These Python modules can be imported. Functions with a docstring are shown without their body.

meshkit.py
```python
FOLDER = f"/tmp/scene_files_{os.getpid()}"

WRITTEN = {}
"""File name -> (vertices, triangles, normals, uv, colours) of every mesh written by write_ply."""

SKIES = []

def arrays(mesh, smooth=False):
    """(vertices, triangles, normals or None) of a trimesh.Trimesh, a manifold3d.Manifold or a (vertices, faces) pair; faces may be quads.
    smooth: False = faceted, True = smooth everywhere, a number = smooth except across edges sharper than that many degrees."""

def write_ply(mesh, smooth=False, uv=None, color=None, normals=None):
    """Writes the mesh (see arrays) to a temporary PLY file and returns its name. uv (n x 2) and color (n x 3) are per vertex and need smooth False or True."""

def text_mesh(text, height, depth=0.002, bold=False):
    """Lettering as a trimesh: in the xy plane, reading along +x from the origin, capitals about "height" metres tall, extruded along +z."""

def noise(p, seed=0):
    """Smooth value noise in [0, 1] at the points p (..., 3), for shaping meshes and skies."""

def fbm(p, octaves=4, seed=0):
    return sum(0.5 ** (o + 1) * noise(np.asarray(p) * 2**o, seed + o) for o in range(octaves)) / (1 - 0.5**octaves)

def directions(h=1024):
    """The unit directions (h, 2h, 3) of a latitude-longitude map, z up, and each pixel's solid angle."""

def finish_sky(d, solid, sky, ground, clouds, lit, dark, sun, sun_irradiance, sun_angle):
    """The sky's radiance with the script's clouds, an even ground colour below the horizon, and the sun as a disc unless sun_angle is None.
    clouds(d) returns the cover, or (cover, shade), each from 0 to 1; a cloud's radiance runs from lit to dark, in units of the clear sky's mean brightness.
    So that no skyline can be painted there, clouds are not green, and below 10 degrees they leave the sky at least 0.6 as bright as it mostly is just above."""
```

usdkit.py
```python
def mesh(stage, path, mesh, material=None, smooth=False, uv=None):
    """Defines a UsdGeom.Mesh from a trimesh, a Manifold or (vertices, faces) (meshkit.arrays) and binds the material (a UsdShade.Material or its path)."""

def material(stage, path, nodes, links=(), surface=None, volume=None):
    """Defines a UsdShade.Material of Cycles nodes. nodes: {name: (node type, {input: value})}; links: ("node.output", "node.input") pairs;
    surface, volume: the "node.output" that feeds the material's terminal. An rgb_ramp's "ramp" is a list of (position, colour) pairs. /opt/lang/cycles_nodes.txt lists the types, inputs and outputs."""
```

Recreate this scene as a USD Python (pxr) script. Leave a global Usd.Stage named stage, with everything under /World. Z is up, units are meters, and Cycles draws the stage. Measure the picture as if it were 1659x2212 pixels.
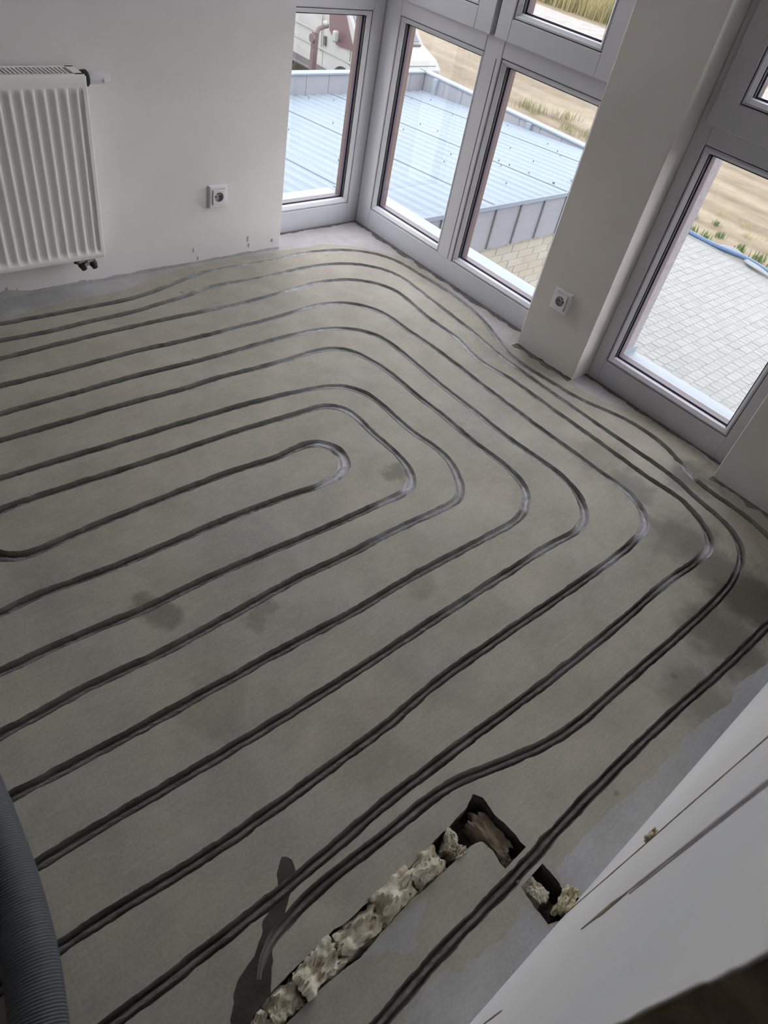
import math, random
import numpy as np, trimesh, usdkit, meshkit, manifold3d
from shapely.geometry import Polygon, LineString, box as sbox
from shapely.ops import unary_union
from scipy.interpolate import splprep, splev
from pxr import Usd, UsdGeom, UsdLux, UsdShade, Gf, Sdf, Vt

rng = np.random.default_rng(7)
stage = Usd.Stage.CreateInMemory()
UsdGeom.SetStageUpAxis(stage, UsdGeom.Tokens.z)
UsdGeom.SetStageMetersPerUnit(stage, 1.0)
UsdGeom.Xform.Define(stage, '/World')
UsdGeom.Scope.Define(stage, '/World/Looks')

# ---------------------------------------------------------------- camera, sky, exposure
cam = UsdGeom.Camera.Define(stage, '/World/camera')
RIGHT, DOWN, FWD = (0.744983, -0.644554, 0.171905), (-0.364391, -0.609052, -0.704468), (0.558767, 0.462176, -0.688603)
EYE = (0.0, 0.0, 1.4)
cam.AddTransformOp().Set(Gf.Matrix4d(*RIGHT, 0, *[-v for v in DOWN], 0, *[-v for v in FWD], 0, *EYE, 1))
cam.CreateHorizontalApertureAttr(36.0)
cam.CreateVerticalApertureAttr(48.0)
cam.CreateFocalLengthAttr(36.0 * 1505.302 / 1659.0)
cam.CreateClippingRangeAttr(Gf.Vec2f(0.02, 500))
cam.CreateFStopAttr(11.0)
cam.CreateFocusDistanceAttr(2.1)
cam.CreateExposureAttr(2.5)
# hazy daylight: a physical sky, the sun high behind the house and veiled, with thin even cloud
g_ = {'s': ('sky_texture', {'sky_type': 'multiple_scattering', 'sun_disc': False, 'sun_elevation': 0.95, 'sun_rotation': 4.2, 'aerosol_density': 3.0}),
      'd': ('texture_coordinate', {}), 'n': ('noise_texture', {'scale': 2.2, 'detail': 5.0, 'roughness': 0.55}),
      'r': ('map_range', {'from_min': 0.3, 'from_max': 0.7, 'to_min': 0.35, 'to_max': 0.65}),
      'w': ('mix', {'mix_type': 'multiply', 'fac': 1.0, 'color2': (1.03, 0.90, 0.81)}),
      'm': ('mix', {'mix_type': 'mix', 'color2': (11.5, 11.3, 11.0)}), 'b': ('background_shader', {'strength': 0.1})}
hazy = usdkit.material(stage, '/World/Looks/hazy_sky', g_, [('d.generated', 'n.vector'), ('n.fac', 'r.value'), ('r.result', 'm.fac'), ('s.color', 'm.color1'), ('m.color', 'w.color1'), ('w.color', 'b.color')], surface='b.background')
sky = UsdLux.DomeLight.Define(stage, '/World/hazy_sky')
UsdShade.MaterialBindingAPI.Apply(sky.GetPrim()).Bind(hazy)

# ---------------------------------------------------------------- helpers
class Graph:
    """A Cycles node graph under construction."""
    def __init__(self): self.n, self.l = {}, []
    def add(self, kind, **kw):
        name = f'n{len(self.n)}'; vals = {}
        for k, v in kw.items():
            if isinstance(v, tuple) and len(v) == 2 and v[0] == 'L': self.l.append((v[1], f'{name}.{k}'))
            else: vals[k] = v
        self.n[name] = (kind, vals); return name
def L(x): return ('L', x)

def make_mat(name, build):
    g = Graph(); out = build(g)
    return usdkit.material(stage, '/World/Looks/' + name, g.n, g.l, surface=out)

def rough_mat(name, c1, c2, scale=4.0, rough=0.7, bump=0.0, bscale=60.0, bdist=0.004, metallic=0.0, stretch=(1, 1, 1), extra=None, spec=0.4, detail=5.0, pos=(0.35, 0.65), coord='position'):
    def build(g):
        if coord == 'position': p = g.add('geometry') + '.position'
        else: p = g.add('texture_coordinate') + '.object'
        mp = g.add('mapping', vector=L(p), scale=stretch) + '.vector'
        nz = g.add('noise_texture', vector=L(mp), scale=scale, detail=detail, roughness=0.6)
        r = g.add('rgb_ramp', ramp=[(pos[0], c1), (pos[1], c2)], fac=L(nz + '.fac'))
        col = r + '.color'
        if extra: col = extra(g, p, col)
        kw = dict(base_color=L(col), roughness=rough, metallic=metallic, specular_ior_level=spec)
        if bump:
            b = g.add('noise_texture', vector=L(mp), scale=bscale, detail=4.0, roughness=0.6)
            bn = g.add('bump', height=L(b + '.fac'), strength=bump, distance=bdist)
            kw['normal'] = L(bn + '.normal')
        return g.add('principled_bsdf', **kw) + '.BSDF'
    return make_mat(name, build)

def plain(name, c, rough=0.4, metallic=0.0, spec=0.5):
    return make_mat(name, lambda g: g.add('principled_bsdf', base_color=c, roughness=rough, metallic=metallic, specular_ior_level=spec) + '.BSDF')

used = {}
def numbered(path):
    k = used.get(path, 0); used[path] = k + 1
    return path if k == 0 else f'{path}_{k:03d}'

def setd(prim, **kw):
    for k, v in kw.items():
        if v: prim.SetCustomDataByKey(k, v)

def obj(name, mesh, mat, parent=None, smooth=False, **kw):
    base = str(parent.GetPath()) if parent is not None else '/World'
    m = usdkit.mesh(stage, numbered(base + '/' + name), mesh, mat, smooth=smooth)
    setd(m.GetPrim(), **kw)
    return m.GetPrim()

def thing(name, label=None, category=None, group=None, kind=None, loc=None, rotz=0):
    x = UsdGeom.Xform.Define(stage, numbered('/World/' + name))
    if loc is not None:
        x.AddTranslateOp().Set(Gf.Vec3d(*loc))
        if rotz: x.AddRotateZOp().Set(rotz)
    setd(x.GetPrim(), label=label, category=category, group=group, kind=kind)
    return x.GetPrim()

def dup(src, name, loc, rotz, label, category, group, scale=1.0):
    x = UsdGeom.Xform.Define(stage, numbered('/World/' + name))
    x.GetPrim().GetReferences().AddInternalReference(src.GetPath())
    x.ClearXformOpOrder()
    x.AddTranslateOp(opSuffix='at').Set(Gf.Vec3d(*loc)); x.AddRotateZOp(opSuffix='at').Set(rotz); x.AddScaleOp(opSuffix='at').Set(Gf.Vec3f(scale, scale, scale))
    setd(x.GetPrim(), label=label, category=category, group=group)
    x.GetPrim().SetInstanceable(True)
    return x.GetPrim()

def bx(x0, y0, z0, x1, y1, z1, c=0.0):
    """Box by corners, edges chamfered by c."""
    lo, hi = np.minimum([x0, y0, z0], [x1, y1, z1]), np.maximum([x0, y0, z0], [x1, y1, z1])
    if c <= 0:
        m = trimesh.creation.box(extents=hi - lo); m.apply_translation((lo + hi) / 2); return m
    c = min(c, 0.45 * (hi - lo).min()); pts = []
    for k in range(3):
        l, h = lo + c, hi - c; l[k], h[k] = lo[k], hi[k]
        pts += [[(l[0], h[0])[i], (l[1], h[1])[j], (l[2], h[2])[n]] for i in (0, 1) for j in (0, 1) for n in (0, 1)]
    return trimesh.Trimesh(np.array(pts), process=False).convex_hull
def cat(ms): return trimesh.util.concatenate([m for m in ms])
def cyl(p0, p1, r, n=24, r2=None):
    p0, p1 = np.array(p0, float), np.array(p1, float); d = p1 - p0; h = np.linalg.norm(d); d /= h
    a = np.cross(d, [0, 0, 1.0] if abs(d[2]) < .9 else [1.0, 0, 0]); a /= np.linalg.norm(a); b = np.cross(d, a)
    t = np.linspace(0, 2 * np.pi, n, endpoint=False); ring = np.cos(t)[:, None] * a + np.sin(t)[:, None] * b
    r2 = r if r2 is None else r2
    v = np.vstack([p0 + ring * r, p1 + ring * r2, p0[None], p1[None]]); f = []
    for i in range(n):
        j = (i + 1) % n; f += [[i, i + n, j], [j, i + n, j + n], [i, j, 2 * n], [i + n, 2 * n + 1, j + n]]
    m = trimesh.Trimesh(v, f, process=False); m.fix_normals(); return m
def lathe(profile, p0, axis, n=32):
    """profile: (distance along the axis, radius) pairs."""
    d = np.array(axis, float); d /= np.linalg.norm(d)
    a = np.cross(d, [0, 0, 1.0] if abs(d[2]) < .9 else [1.0, 0, 0]); a /= np.linalg.norm(a); b = np.cross(d, a)
    t = np.linspace(0, 2 * np.pi, n, endpoint=False); ring = np.cos(t)[:, None] * a + np.sin(t)[:, None] * b
    v = np.vstack([np.array(p0) + d * s + ring * r for s, r in profile]); f = []
    for k in range(len(profile) - 1):
        for i in range(n):
            j = (i + 1) % n; f += [[k * n + i, k * n + j, k * n + n + i], [k * n + j, k * n + n + j, k * n + n + i]]
    m = trimesh.Trimesh(v, f, process=False); m.fix_normals(); return m
def sweep(path, r, n=12, radius_of=None, closed=False, cap=True):
    path = np.array(path, float); N = len(path)
    t = np.gradient(path, axis=0); t /= np.linalg.norm(t, axis=1)[:, None]
    a = np.cross(t[0], [0, 0, 1.0]); 
    if np.linalg.norm(a) < 1e-3: a = np.cross(t[0], [1.0, 0, 0])
    a /= np.linalg.norm(a); ring, v = np.linspace(0, 2 * np.pi, n, endpoint=False), []
    for i in range(N):
        a = a - t[i] * (a @ t[i]); a /= np.linalg.norm(a); b = np.cross(t[i], a)
        rr = radius_of[i] if radius_of is not None else r
        v.append(path[i] + rr * (np.cos(ring)[:, None] * a + np.sin(ring)[:, None] * b))
    v = np.vstack(v); f = []
    for k in range(N - 1):
        for i in range(n):
            j = (i + 1) % n; f += [[k * n + i, k * n + j, k * n + n + i], [k * n + j, k * n + n + j, k * n + n + i]]
    if cap:
        v = np.vstack([v, path[:1], path[-1:]])
        for i in range(n):
            j = (i + 1) % n; f += [[i, len(v) - 2, j], [(N - 1) * n + i, (N - 1) * n + j, len(v) - 1]]
    m = trimesh.Trimesh(v, f, process=False); m.fix_normals(); return m
def prism(poly, h0, h1):
    """A shapely polygon (or several) extruded in z."""
    out = []
    for g in getattr(poly, 'geoms', [poly]):
        if g.area < 1e-7 or g.geom_type != 'Polygon': continue
        m = trimesh.creation.extrude_polygon(g, h1 - h0, engine='earcut'); m.apply_translation([0, 0, h0]); out.append(m)
    return cat(out)
def flat(poly, z):
    vs, fs, n = [], [], 0
    for g in getattr(poly, 'geoms', [poly]):
        if g.geom_type != 'Polygon' or g.area < 1e-7: continue
        v, f = trimesh.creation.triangulate_polygon(g, engine='earcut')
        a, b, c = v[f[:, 0]], v[f[:, 1]], v[f[:, 2]]
        flip = (b - a)[:, 0] * (c - a)[:, 1] - (b - a)[:, 1] * (c - a)[:, 0] < 0
        f = np.where(flip[:, None], f[:, ::-1], f)
        vs.append(np.c_[v, np.full(len(v), z)]); fs.append(f + n); n += len(v)
    return trimesh.Trimesh(np.vstack(vs), np.vstack(fs), process=False)
def mapped(m, fn):
    m = m.copy(); m.vertices = fn(np.array(m.vertices)); m.fix_normals(); return m
def jag(pts, step=0.008, amp=0.003, seed=0, closed=True):
    """A polygon outline, densified and roughened."""
    p = np.array(list(pts) + ([pts[0]] if closed else []), float)
    s = np.r_[0, np.cumsum(np.linalg.norm(np.diff(p, axis=0), axis=1))]
    q = np.linspace(0, s[-1], max(4, int(s[-1] / step)))
    x = np.c_[np.interp(q, s, p[:, 0]), np.interp(q, s, p[:, 1])]
    nz = np.stack([meshkit.fbm(np.c_[x * 45, np.full(len(x), seed + k * 9.3)], 3, seed + k) - .5 for k in (0, 1)], 1)
    x = x + nz * 2 * amp
    return Polygon(x).buffer(0) if closed else x

# ---------------------------------------------------------------- materials
WHITE = (0.80, 0.80, 0.82)
M = {}
def floor_build(g, c1, c2, c3, rough, spots=True):
    p = g.add('geometry') + '.position'
    big = g.add('noise_texture', vector=L(p), scale=1.7, detail=6.0, roughness=0.62)
    r1 = g.add('rgb_ramp', ramp=[(0.30, c1), (0.52, c2), (0.72, c3)], fac=L(big + '.fac')) + '.color'
    # trowel streaks
    mp = g.add('mapping', vector=L(p), scale=(9.0, 70.0, 9.0), rotation=(0, 0, 0.5)) + '.vector'
    st = g.add('noise_texture', vector=L(mp), scale=2.0, detail=3.0, roughness=0.6)
    sr = g.add('map_range', value=L(st + '.fac'), from_min=0.3, from_max=0.7, to_min=0.96, to_max=1.04) + '.result'
    fine = g.add('noise_texture', vector=L(p), scale=160.0, detail=2.0, roughness=0.6)
    fr = g.add('map_range', value=L(fine + '.fac'), from_min=0.3, from_max=0.7, to_min=0.93, to_max=1.06) + '.result'
    mul = g.add('math', math_type='multiply', value1=L(sr), value2=L(fr)) + '.value'
    mid = g.add('noise_texture', vector=L(p), scale=6.5, detail=7.0, roughness=0.68)
    mr = g.add('map_range', value=L(mid + '.fac'), from_min=0.3, from_max=0.7, to_min=0.86, to_max=1.12) + '.result'
    mul = g.add('math', math_type='multiply', value1=L(mul), value2=L(mr)) + '.value'
    hu = g.add('noise_texture', vector=L(p), scale=3.1, detail=3.0, roughness=0.5)
    ht = g.add('map_range', value=L(hu + '.fac'), from_min=0.35, from_max=0.65, to_min=0.0, to_max=0.30, clamp=True) + '.result'
    r1 = g.add('mix', mix_type='multiply', fac=L(ht), color1=L(r1), color2=(1.0, 0.93, 0.80)) + '.color'
    hs = g.add('hsv', color=L(r1), value=L(mul)) + '.color'
    if spots:
        wn = g.add('noise_texture', vector=L(p), scale=9.0, detail=4.0, roughness=0.6) + '.color'
        wp = g.add('vector_math', math_type='multiply_add', vector1=L(wn), vector2=(0.22, 0.22, 0.0), vector3=L(p)) + '.vector'
        acc = None
        for (x, y, r, k) in [(1.89, 0.35, .13, .45), (1.94, 0.60, .09, .40), (1.87, 0.22, .12, .55), (1.84, .10, .16, .75), (1.64, .06, .14, .55), (1.40, .01, .10, .35), (2.20, .50, .10, .5),
                             (0.64, .83, .05, .38), (0.43, .98, .05, .45), (1.28, 1.06, .045, .4), (1.03, .69, .05, .22), (.42, .66, .09, .22), (.54, .58, .08, .16), (.62, .42, .12, .16), (.9, .38, .10, .12), (0.30, 1.25, .10, .14), (1.98, .75, .12, .3)]:
            d = g.add('vector_math', math_type='distance', vector1=L(wp), vector2=(x + .11, y + .11, 0.0)) + '.value'
            v = g.add('map_range', range_type='smoothstep', value=L(d), from_min=r * .35, from_max=r * 1.25, to_min=k, to_max=0.0, clamp=True) + '.result'
            acc = v if acc is None else g.add('math', math_type='maximum', value1=L(acc), value2=L(v)) + '.value'
        hs = g.add('mix', mix_type='mix', fac=L(acc), color1=L(hs), color2=(0.055, 0.045, 0.032)) + '.color'
        # small brown spatters
        vo = g.add('voronoi_texture', vector=L(p), scale=5.0, randomness=1.0) + '.distance'
        sp = g.add('map_range', range_type='smoothstep', value=L(vo), from_min=0.03, from_max=0.06, to_min=0.35, to_max=0.0, clamp=True) + '.result'
        hs = g.add('mix', mix_type='mix', fac=L(sp), color1=L(hs), color2=(0.09, 0.075, 0.05)) + '.color'
    bn = g.add('bump', height=L(st + '.fac'), strength=0.15, distance=0.0015)
    b2 = g.add('bump', height=L(fine + '.fac'), strength=0.25, distance=0.0015, normal=L(bn + '.normal'))
    return g.add('principled_bsdf', base_color=L(hs), roughness=rough, specular_ior_level=0.10, normal=L(b2 + '.normal')) + '.BSDF'
M['screed'] = make_mat('screed', lambda g: floor_build(g, (0.35, 0.335, 0.29), (0.405, 0.385, 0.33), (0.45, 0.42, 0.355), 0.66))
M['cement'] = make_mat('grey_cement', lambda g: floor_build(g, (0.34, 0.338, 0.34), (0.43, 0.428, 0.43), (0.52, 0.518, 0.52), 0.8, False))
M['dust'] = make_mat('pale_dust', lambda g: floor_build(g, (0.40, 0.398, 0.405), (0.46, 0.458, 0.465), (0.52, 0.518, 0.525), 0.85, False))
def dusted(g, p, col):
    a = g.add('attribute', attribute='dust') + '.fac'
    return g.add('mix', mix_type='mix', fac=L(a), color1=L(col), color2=(0.72, 0.72, 0.75)) + '.color'
M['groove'] = rough_mat('milled_screed', (0.17, 0.163, 0.14), (0.27, 0.26, 0.225), scale=14, rough=0.95, bump=0.8, bscale=260, bdist=0.003, extra=dusted, spec=0.08)
M['smear_shade'] = rough_mat('dark_smear_and_shade', (0.12, 0.115, 0.10), (0.20, 0.19, 0.175), scale=30, rough=0.85, bump=0.5, bscale=200, bdist=0.002, spec=0.2)  # pier foot cement, and the contact shade painted on the floor
M['ceiling'] = plain('ceiling_paint', (0.72, 0.71, 0.70), 0.9, spec=0.1)
M['bare'] = plain('bare_masonry', (0.32, 0.30, 0.275), 0.9, spec=0.1)
M['wet'] = rough_mat('wet_screed', (0.028, 0.025, 0.019), (0.055, 0.048, 0.038), scale=20, rough=0.5, bump=0.3, bscale=120)
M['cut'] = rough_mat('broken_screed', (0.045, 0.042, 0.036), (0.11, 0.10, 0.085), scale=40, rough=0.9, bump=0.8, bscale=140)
M['foam'] = rough_mat('cream_foam', (0.58, 0.51, 0.37), (0.84, 0.79, 0.65), scale=30, rough=0.9, bump=0.7, bscale=220, bdist=0.003)
M['tanfoam'] = rough_mat('tan_foam', (0.27, 0.21, 0.15), (0.42, 0.34, 0.25), scale=40, rough=0.9, bump=0.8, bscale=200, bdist=0.003)
M['yellowfoam'] = rough_mat('yellow_foam', (0.62, 0.56, 0.32), (0.82, 0.78, 0.60), scale=60, rough=0.9, bump=0.6, bscale=300)
M['plaster'] = rough_mat('wall_plaster', (0.70, 0.68, 0.675), (0.76, 0.74, 0.735), scale=2.2, rough=0.85, bump=0.12, bscale=220, bdist=0.0015, spec=0.25)
M['pier'] = rough_mat('pier_plaster', (0.64, 0.60, 0.56), (0.70, 0.66, 0.625), scale=2.2, rough=0.85, bump=0.12, bscale=220, bdist=0.0015, spec=0.25)
M['whitewall'] = rough_mat('white_plaster', (0.83, 0.825, 0.84), (0.88, 0.875, 0.885), scale=3.0, rough=0.8, bump=0.08, bscale=150, bdist=0.0015, spec=0.25)
M['brownline'] = rough_mat('brown_scuff', (0.15, 0.10, 0.06), (0.30, 0.24, 0.18), scale=30, rough=0.9)
M['greyline'] = rough_mat('grey_scuff', (0.33, 0.31, 0.31), (0.48, 0.46, 0.46), scale=30, rough=0.9)
M['darkbrick'] = rough_mat('raw_masonry', (0.20, 0.155, 0.12), (0.38, 0.30, 0.235), scale=30, rough=0.95, bump=0.4, bscale=120, bdist=0.003)
M['stucco'] = rough_mat('facade_stucco', (0.20, 0.185, 0.20), (0.245, 0.225, 0.24), scale=40, rough=0.95, bump=0.6, bscale=160, bdist=0.004)
M['pvc'] = plain('white_window_plastic', (0.62, 0.62, 0.66), 0.32)
M['gasket'] = plain('black_rubber', (0.012, 0.012, 0.014), 0.6)
M['spacer'] = plain('dark_pane_spacer', (0.05, 0.036, 0.065), 0.4, 0.0)
M['outleg'] = plain('brown_outer_frame', (0.11, 0.075, 0.065), 0.4, spec=0.2)
M['darkgap'] = plain('dark_gap', (0.02, 0.02, 0.022), 0.7)
def glass(g):
    ior = g.add('math', math_type='multiply_add', value1=L(g.add('geometry') + '.backfacing'), value2=1 / 1.45 - 1.45, value3=1.45) + '.value'   # the same reflection from both sides of a sheet
    f = g.add('fresnel', IOR=L(ior)) + '.fac'
    f2 = g.add('math', math_type='multiply', value1=L(f), value2=0.7) + '.value'
    t = g.add('transparent_bsdf', color=(0.975, 0.985, 0.985)) + '.BSDF'
    s = g.add('glossy_bsdf', color=(0.95, 0.97, 1.0), roughness=0.0) + '.BSDF'
    return g.add('mix_closure', fac=L(f2), closure1=L(t), closure2=L(s)) + '.closure'
M['glass'] = make_mat('window_glass', glass)
M['alu'] = plain('white_aluminium_sill', (0.19, 0.22, 0.25), 0.5, spec=0.2)
M['radwhite'] = plain('radiator_enamel', (0.86, 0.865, 0.84), 0.3)
M['raddark'] = plain('radiator_inside', (0.16, 0.16, 0.17), 0.6)
M['black'] = plain('black_plastic', (0.012, 0.012, 0.013), 0.45)
M['whiteplastic'] = plain('white_plastic', (0.74, 0.74, 0.76), 0.35)
M['socketwell'] = plain('grey_socket_recess', (0.40, 0.40, 0.41), 0.45)
M['chrome'] = plain('chrome_pin', (0.7, 0.7, 0.7), 0.25, 1.0)
M['hose'] = plain('grey_hose_plastic', (0.105, 0.115, 0.125), 0.42)
# outside
M['roof'] = rough_mat('white_roof_sheet', (0.122, 0.150, 0.178), (0.130, 0.158, 0.186), scale=1.2, rough=0.7, spec=0.1)
M['fascia'] = rough_mat('grey_sheet_metal', (0.128, 0.133, 0.150), (0.142, 0.147, 0.164), scale=1.5, rough=0.7, spec=0.1)
M['seam'] = plain('dark_grey_seam', (0.062, 0.064, 0.074), 0.6)
M['coping'] = plain('pale_blue_coping', (0.115, 0.135, 0.165), 0.6, spec=0.15)
M['screw'] = plain('roof_screw_head', (0.045, 0.05, 0.055), 0.5)
for i, (a, b) in enumerate([((0.182, 0.168, 0.140), (0.205, 0.192, 0.164)), ((0.190, 0.177, 0.152), (0.212, 0.200, 0.174)), ((0.176, 0.162, 0.132), (0.198, 0.185, 0.155))]):
    M[f'brick{i}'] = rough_mat(f'cream_brick_{i}', a, b, scale=6, rough=0.9, bump=0.2, bscale=80)
M['mortar'] = rough_mat('pale_mortar', (0.205, 0.195, 0.17), (0.235, 0.225, 0.20), scale=20, rough=0.95)
for i, c in enumerate([0.114, 0.120, 0.126]):
    M[f'paver{i}'] = rough_mat(f'grey_paver_{i}', (c * .93, c * .97, c * .94), (c * 1.05, c * 1.08, c * 1.05), scale=12, rough=0.9, bump=0.3, bscale=90)
M['joint'] = rough_mat('paver_joint_sand', (0.102, 0.105, 0.102), (0.112, 0.115, 0.112), scale=30, rough=0.95)
def sand(g):
    p = g.add('geometry') + '.position'
    mp = g.add('mapping', vector=L(p), scale=(1.1, 0.07, 1.0), rotation=(0, 0, 0.04)) + '.vector'
    a = g.add('noise_texture', vector=L(mp), scale=1.0, detail=5.0, roughness=0.55)
    r = g.add('rgb_ramp', ramp=[(0.32, (0.073, 0.057, 0.039)), (0.45, (0.10, 0.081, 0.056)), (0.58, (0.128, 0.107, 0.076)), (0.72, (0.145, 0.128, 0.095))], fac=L(a + '.fac')) + '.color'
    b = g.add('noise_texture', vector=L(p), scale=2.6, detail=6.0, roughness=0.7)
    v = g.add('map_range', value=L(b + '.fac'), from_min=0.3, from_max=0.7, to_min=0.82, to_max=1.16) + '.result'
    h = g.add('hsv', color=L(r), value=L(v)) + '.color'
    bn = g.add('bump', height=L(b + '.fac'), strength=0.4, distance=0.05) + '.normal'
    return g.add('principled_bsdf', base_color=L(h), roughness=0.95, specular_ior_level=0.1, normal=L(bn)) + '.BSDF'
M['sand'] = make_mat('trodden_sand', sand)
M['gravel'] = rough_mat('pale_gravel', (0.13, 0.125, 0.11), (0.18, 0.177, 0.165), scale=3, rough=0.95, bump=0.8, bscale=12, bdist=0.1)
def leaf(name, c):
    def b(g):
        r = g.add('object_info') + '.random'
        d = g.add('principled_bsdf', base_color=c, roughness=0.7, specular_ior_level=0.2) + '.BSDF'
        t = g.add('translucent_bsdf', color=c) + '.BSDF'
        return g.add('mix_closure', fac=0.25, closure1=L(d), closure2=L(t)) + '.closure'
    M[name] = make_mat(name, b)
leaf('green_grass', (0.045, 0.07, 0.022)); leaf('dry_grass', (0.15, 0.128, 0.06)); leaf('olive_grass', (0.085, 0.085, 0.036))
M['van'] = plain('white_van_paint', (0.135, 0.138, 0.135), 0.4, spec=0.3)
M['vanglass'] = plain('dark_van_glass', (0.04, 0.026, 0.03), 0.15, spec=0.3)
M['screenglass'] = plain('pale_windscreen', (0.06, 0.062, 0.078), 0.2, spec=0.3)
M['trimgrey'] = plain('dark_trim', (0.028, 0.025, 0.028), 0.6)
M['tyre'] = plain('tyre_rubber', (0.02, 0.02, 0.02), 0.8)
M['brownsteel'] = plain('brown_painted_steel', (0.032, 0.017, 0.02), 0.5)
M['bluepipe'] = plain('blue_plastic_pipe', (0.018, 0.042, 0.085), 0.4)
M['film'] = plain('pale_plastic_film', (0.10, 0.11, 0.12), 0.4)

# ---------------------------------------------------------------- measured plan (metres)
GROOVES={}
GROOVES[1]=[(0.582,2.318),(0.728,2.31),(0.887,2.31),(1.058,2.309),(1.187,2.338),(1.307,2.372),(1.419,2.391),(1.58,2.393),(1.745,2.386),(1.869,2.392),(2.043,2.371),(2.142,2.334),(2.214,2.284),(2.274,2.192),(2.297,2.022),(2.306,1.919),(2.304,1.738),(2.276,1.608),(2.226,1.476),(2.181,1.364),(2.174,1.294),(2.18,1.223),(2.188,1.114),(2.201,1.006),(2.244,0.898),(2.272,0.761),(2.254,0.626),(2.236,0.587),(2.205,0.516),(2.191,0.445),(2.19,0.314),(2.163,0.193),(2.106,0.099),(2.001,0.035),(1.891,0.014),(1.801,0.017)]
GROOVES[2]=[(0.546,2.219),(0.687,2.212),(0.845,2.218),(1.013,2.221),(1.132,2.236),(1.237,2.249),(1.349,2.275),(1.503,2.273),(1.666,2.271),(1.784,2.273),(1.956,2.259),(2.035,2.237),(2.122,2.175),(2.182,2.089),(2.189,1.944),(2.181,1.79),(2.162,1.599),(2.157,1.521),(2.138,1.415),(2.133,1.317),(2.132,1.227),(2.129,1.181),(2.128,1.044),(2.131,0.911),(2.131,0.787),(2.137,0.672),(2.135,0.576),(2.128,0.521),(2.106,0.419),(2.091,0.324),(2.058,0.257),(2.012,0.213),(1.948,0.184),(1.858,0.163),(1.736,0.157),(1.66,0.153),(1.471,0.156),(1.304,0.158),(1.164,0.159),(1.062,0.161),(0.999,0.17),(0.929,0.183),(0.867,0.199),(0.794,0.221),(0.738,0.235),(0.678,0.243),(0.586,0.247),(0.492,0.248),(0.425,0.249),(0.303,0.244),(0.261,0.235),(0.235,0.216),(0.213,0.199)]
GROOVES[3]=[(0.509,2.121),(0.651,2.123),(0.805,2.132),(0.968,2.131),(1.167,2.126),(1.259,2.122),(1.408,2.123),(1.566,2.124),(1.687,2.139),(1.862,2.137),(1.96,2.104),(2.023,2.058),(2.055,2.019),(2.076,1.967),(2.071,1.816),(2.059,1.664),(2.058,1.543),(2.032,1.441),(2.029,1.345),(2.044,1.242),(2.044,1.126),(2.046,1.017),(2.044,0.898),(2.045,0.819),(2.046,0.728),(2.042,0.629),(2.049,0.54),(2.053,0.475),(2.031,0.397),(2.003,0.343),(1.971,0.305),(1.934,0.286),(1.86,0.276),(1.693,0.281),(1.6,0.285),(1.418,0.277),(1.267,0.276),(1.135,0.279),(0.961,0.283),(0.812,0.292),(0.726,0.292),(0.596,0.293),(0.521,0.292),(0.457,0.289),(0.318,0.287),(0.198,0.29),(0.096,0.292),(0.004,0.293),(-0.045,0.294)]
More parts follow.
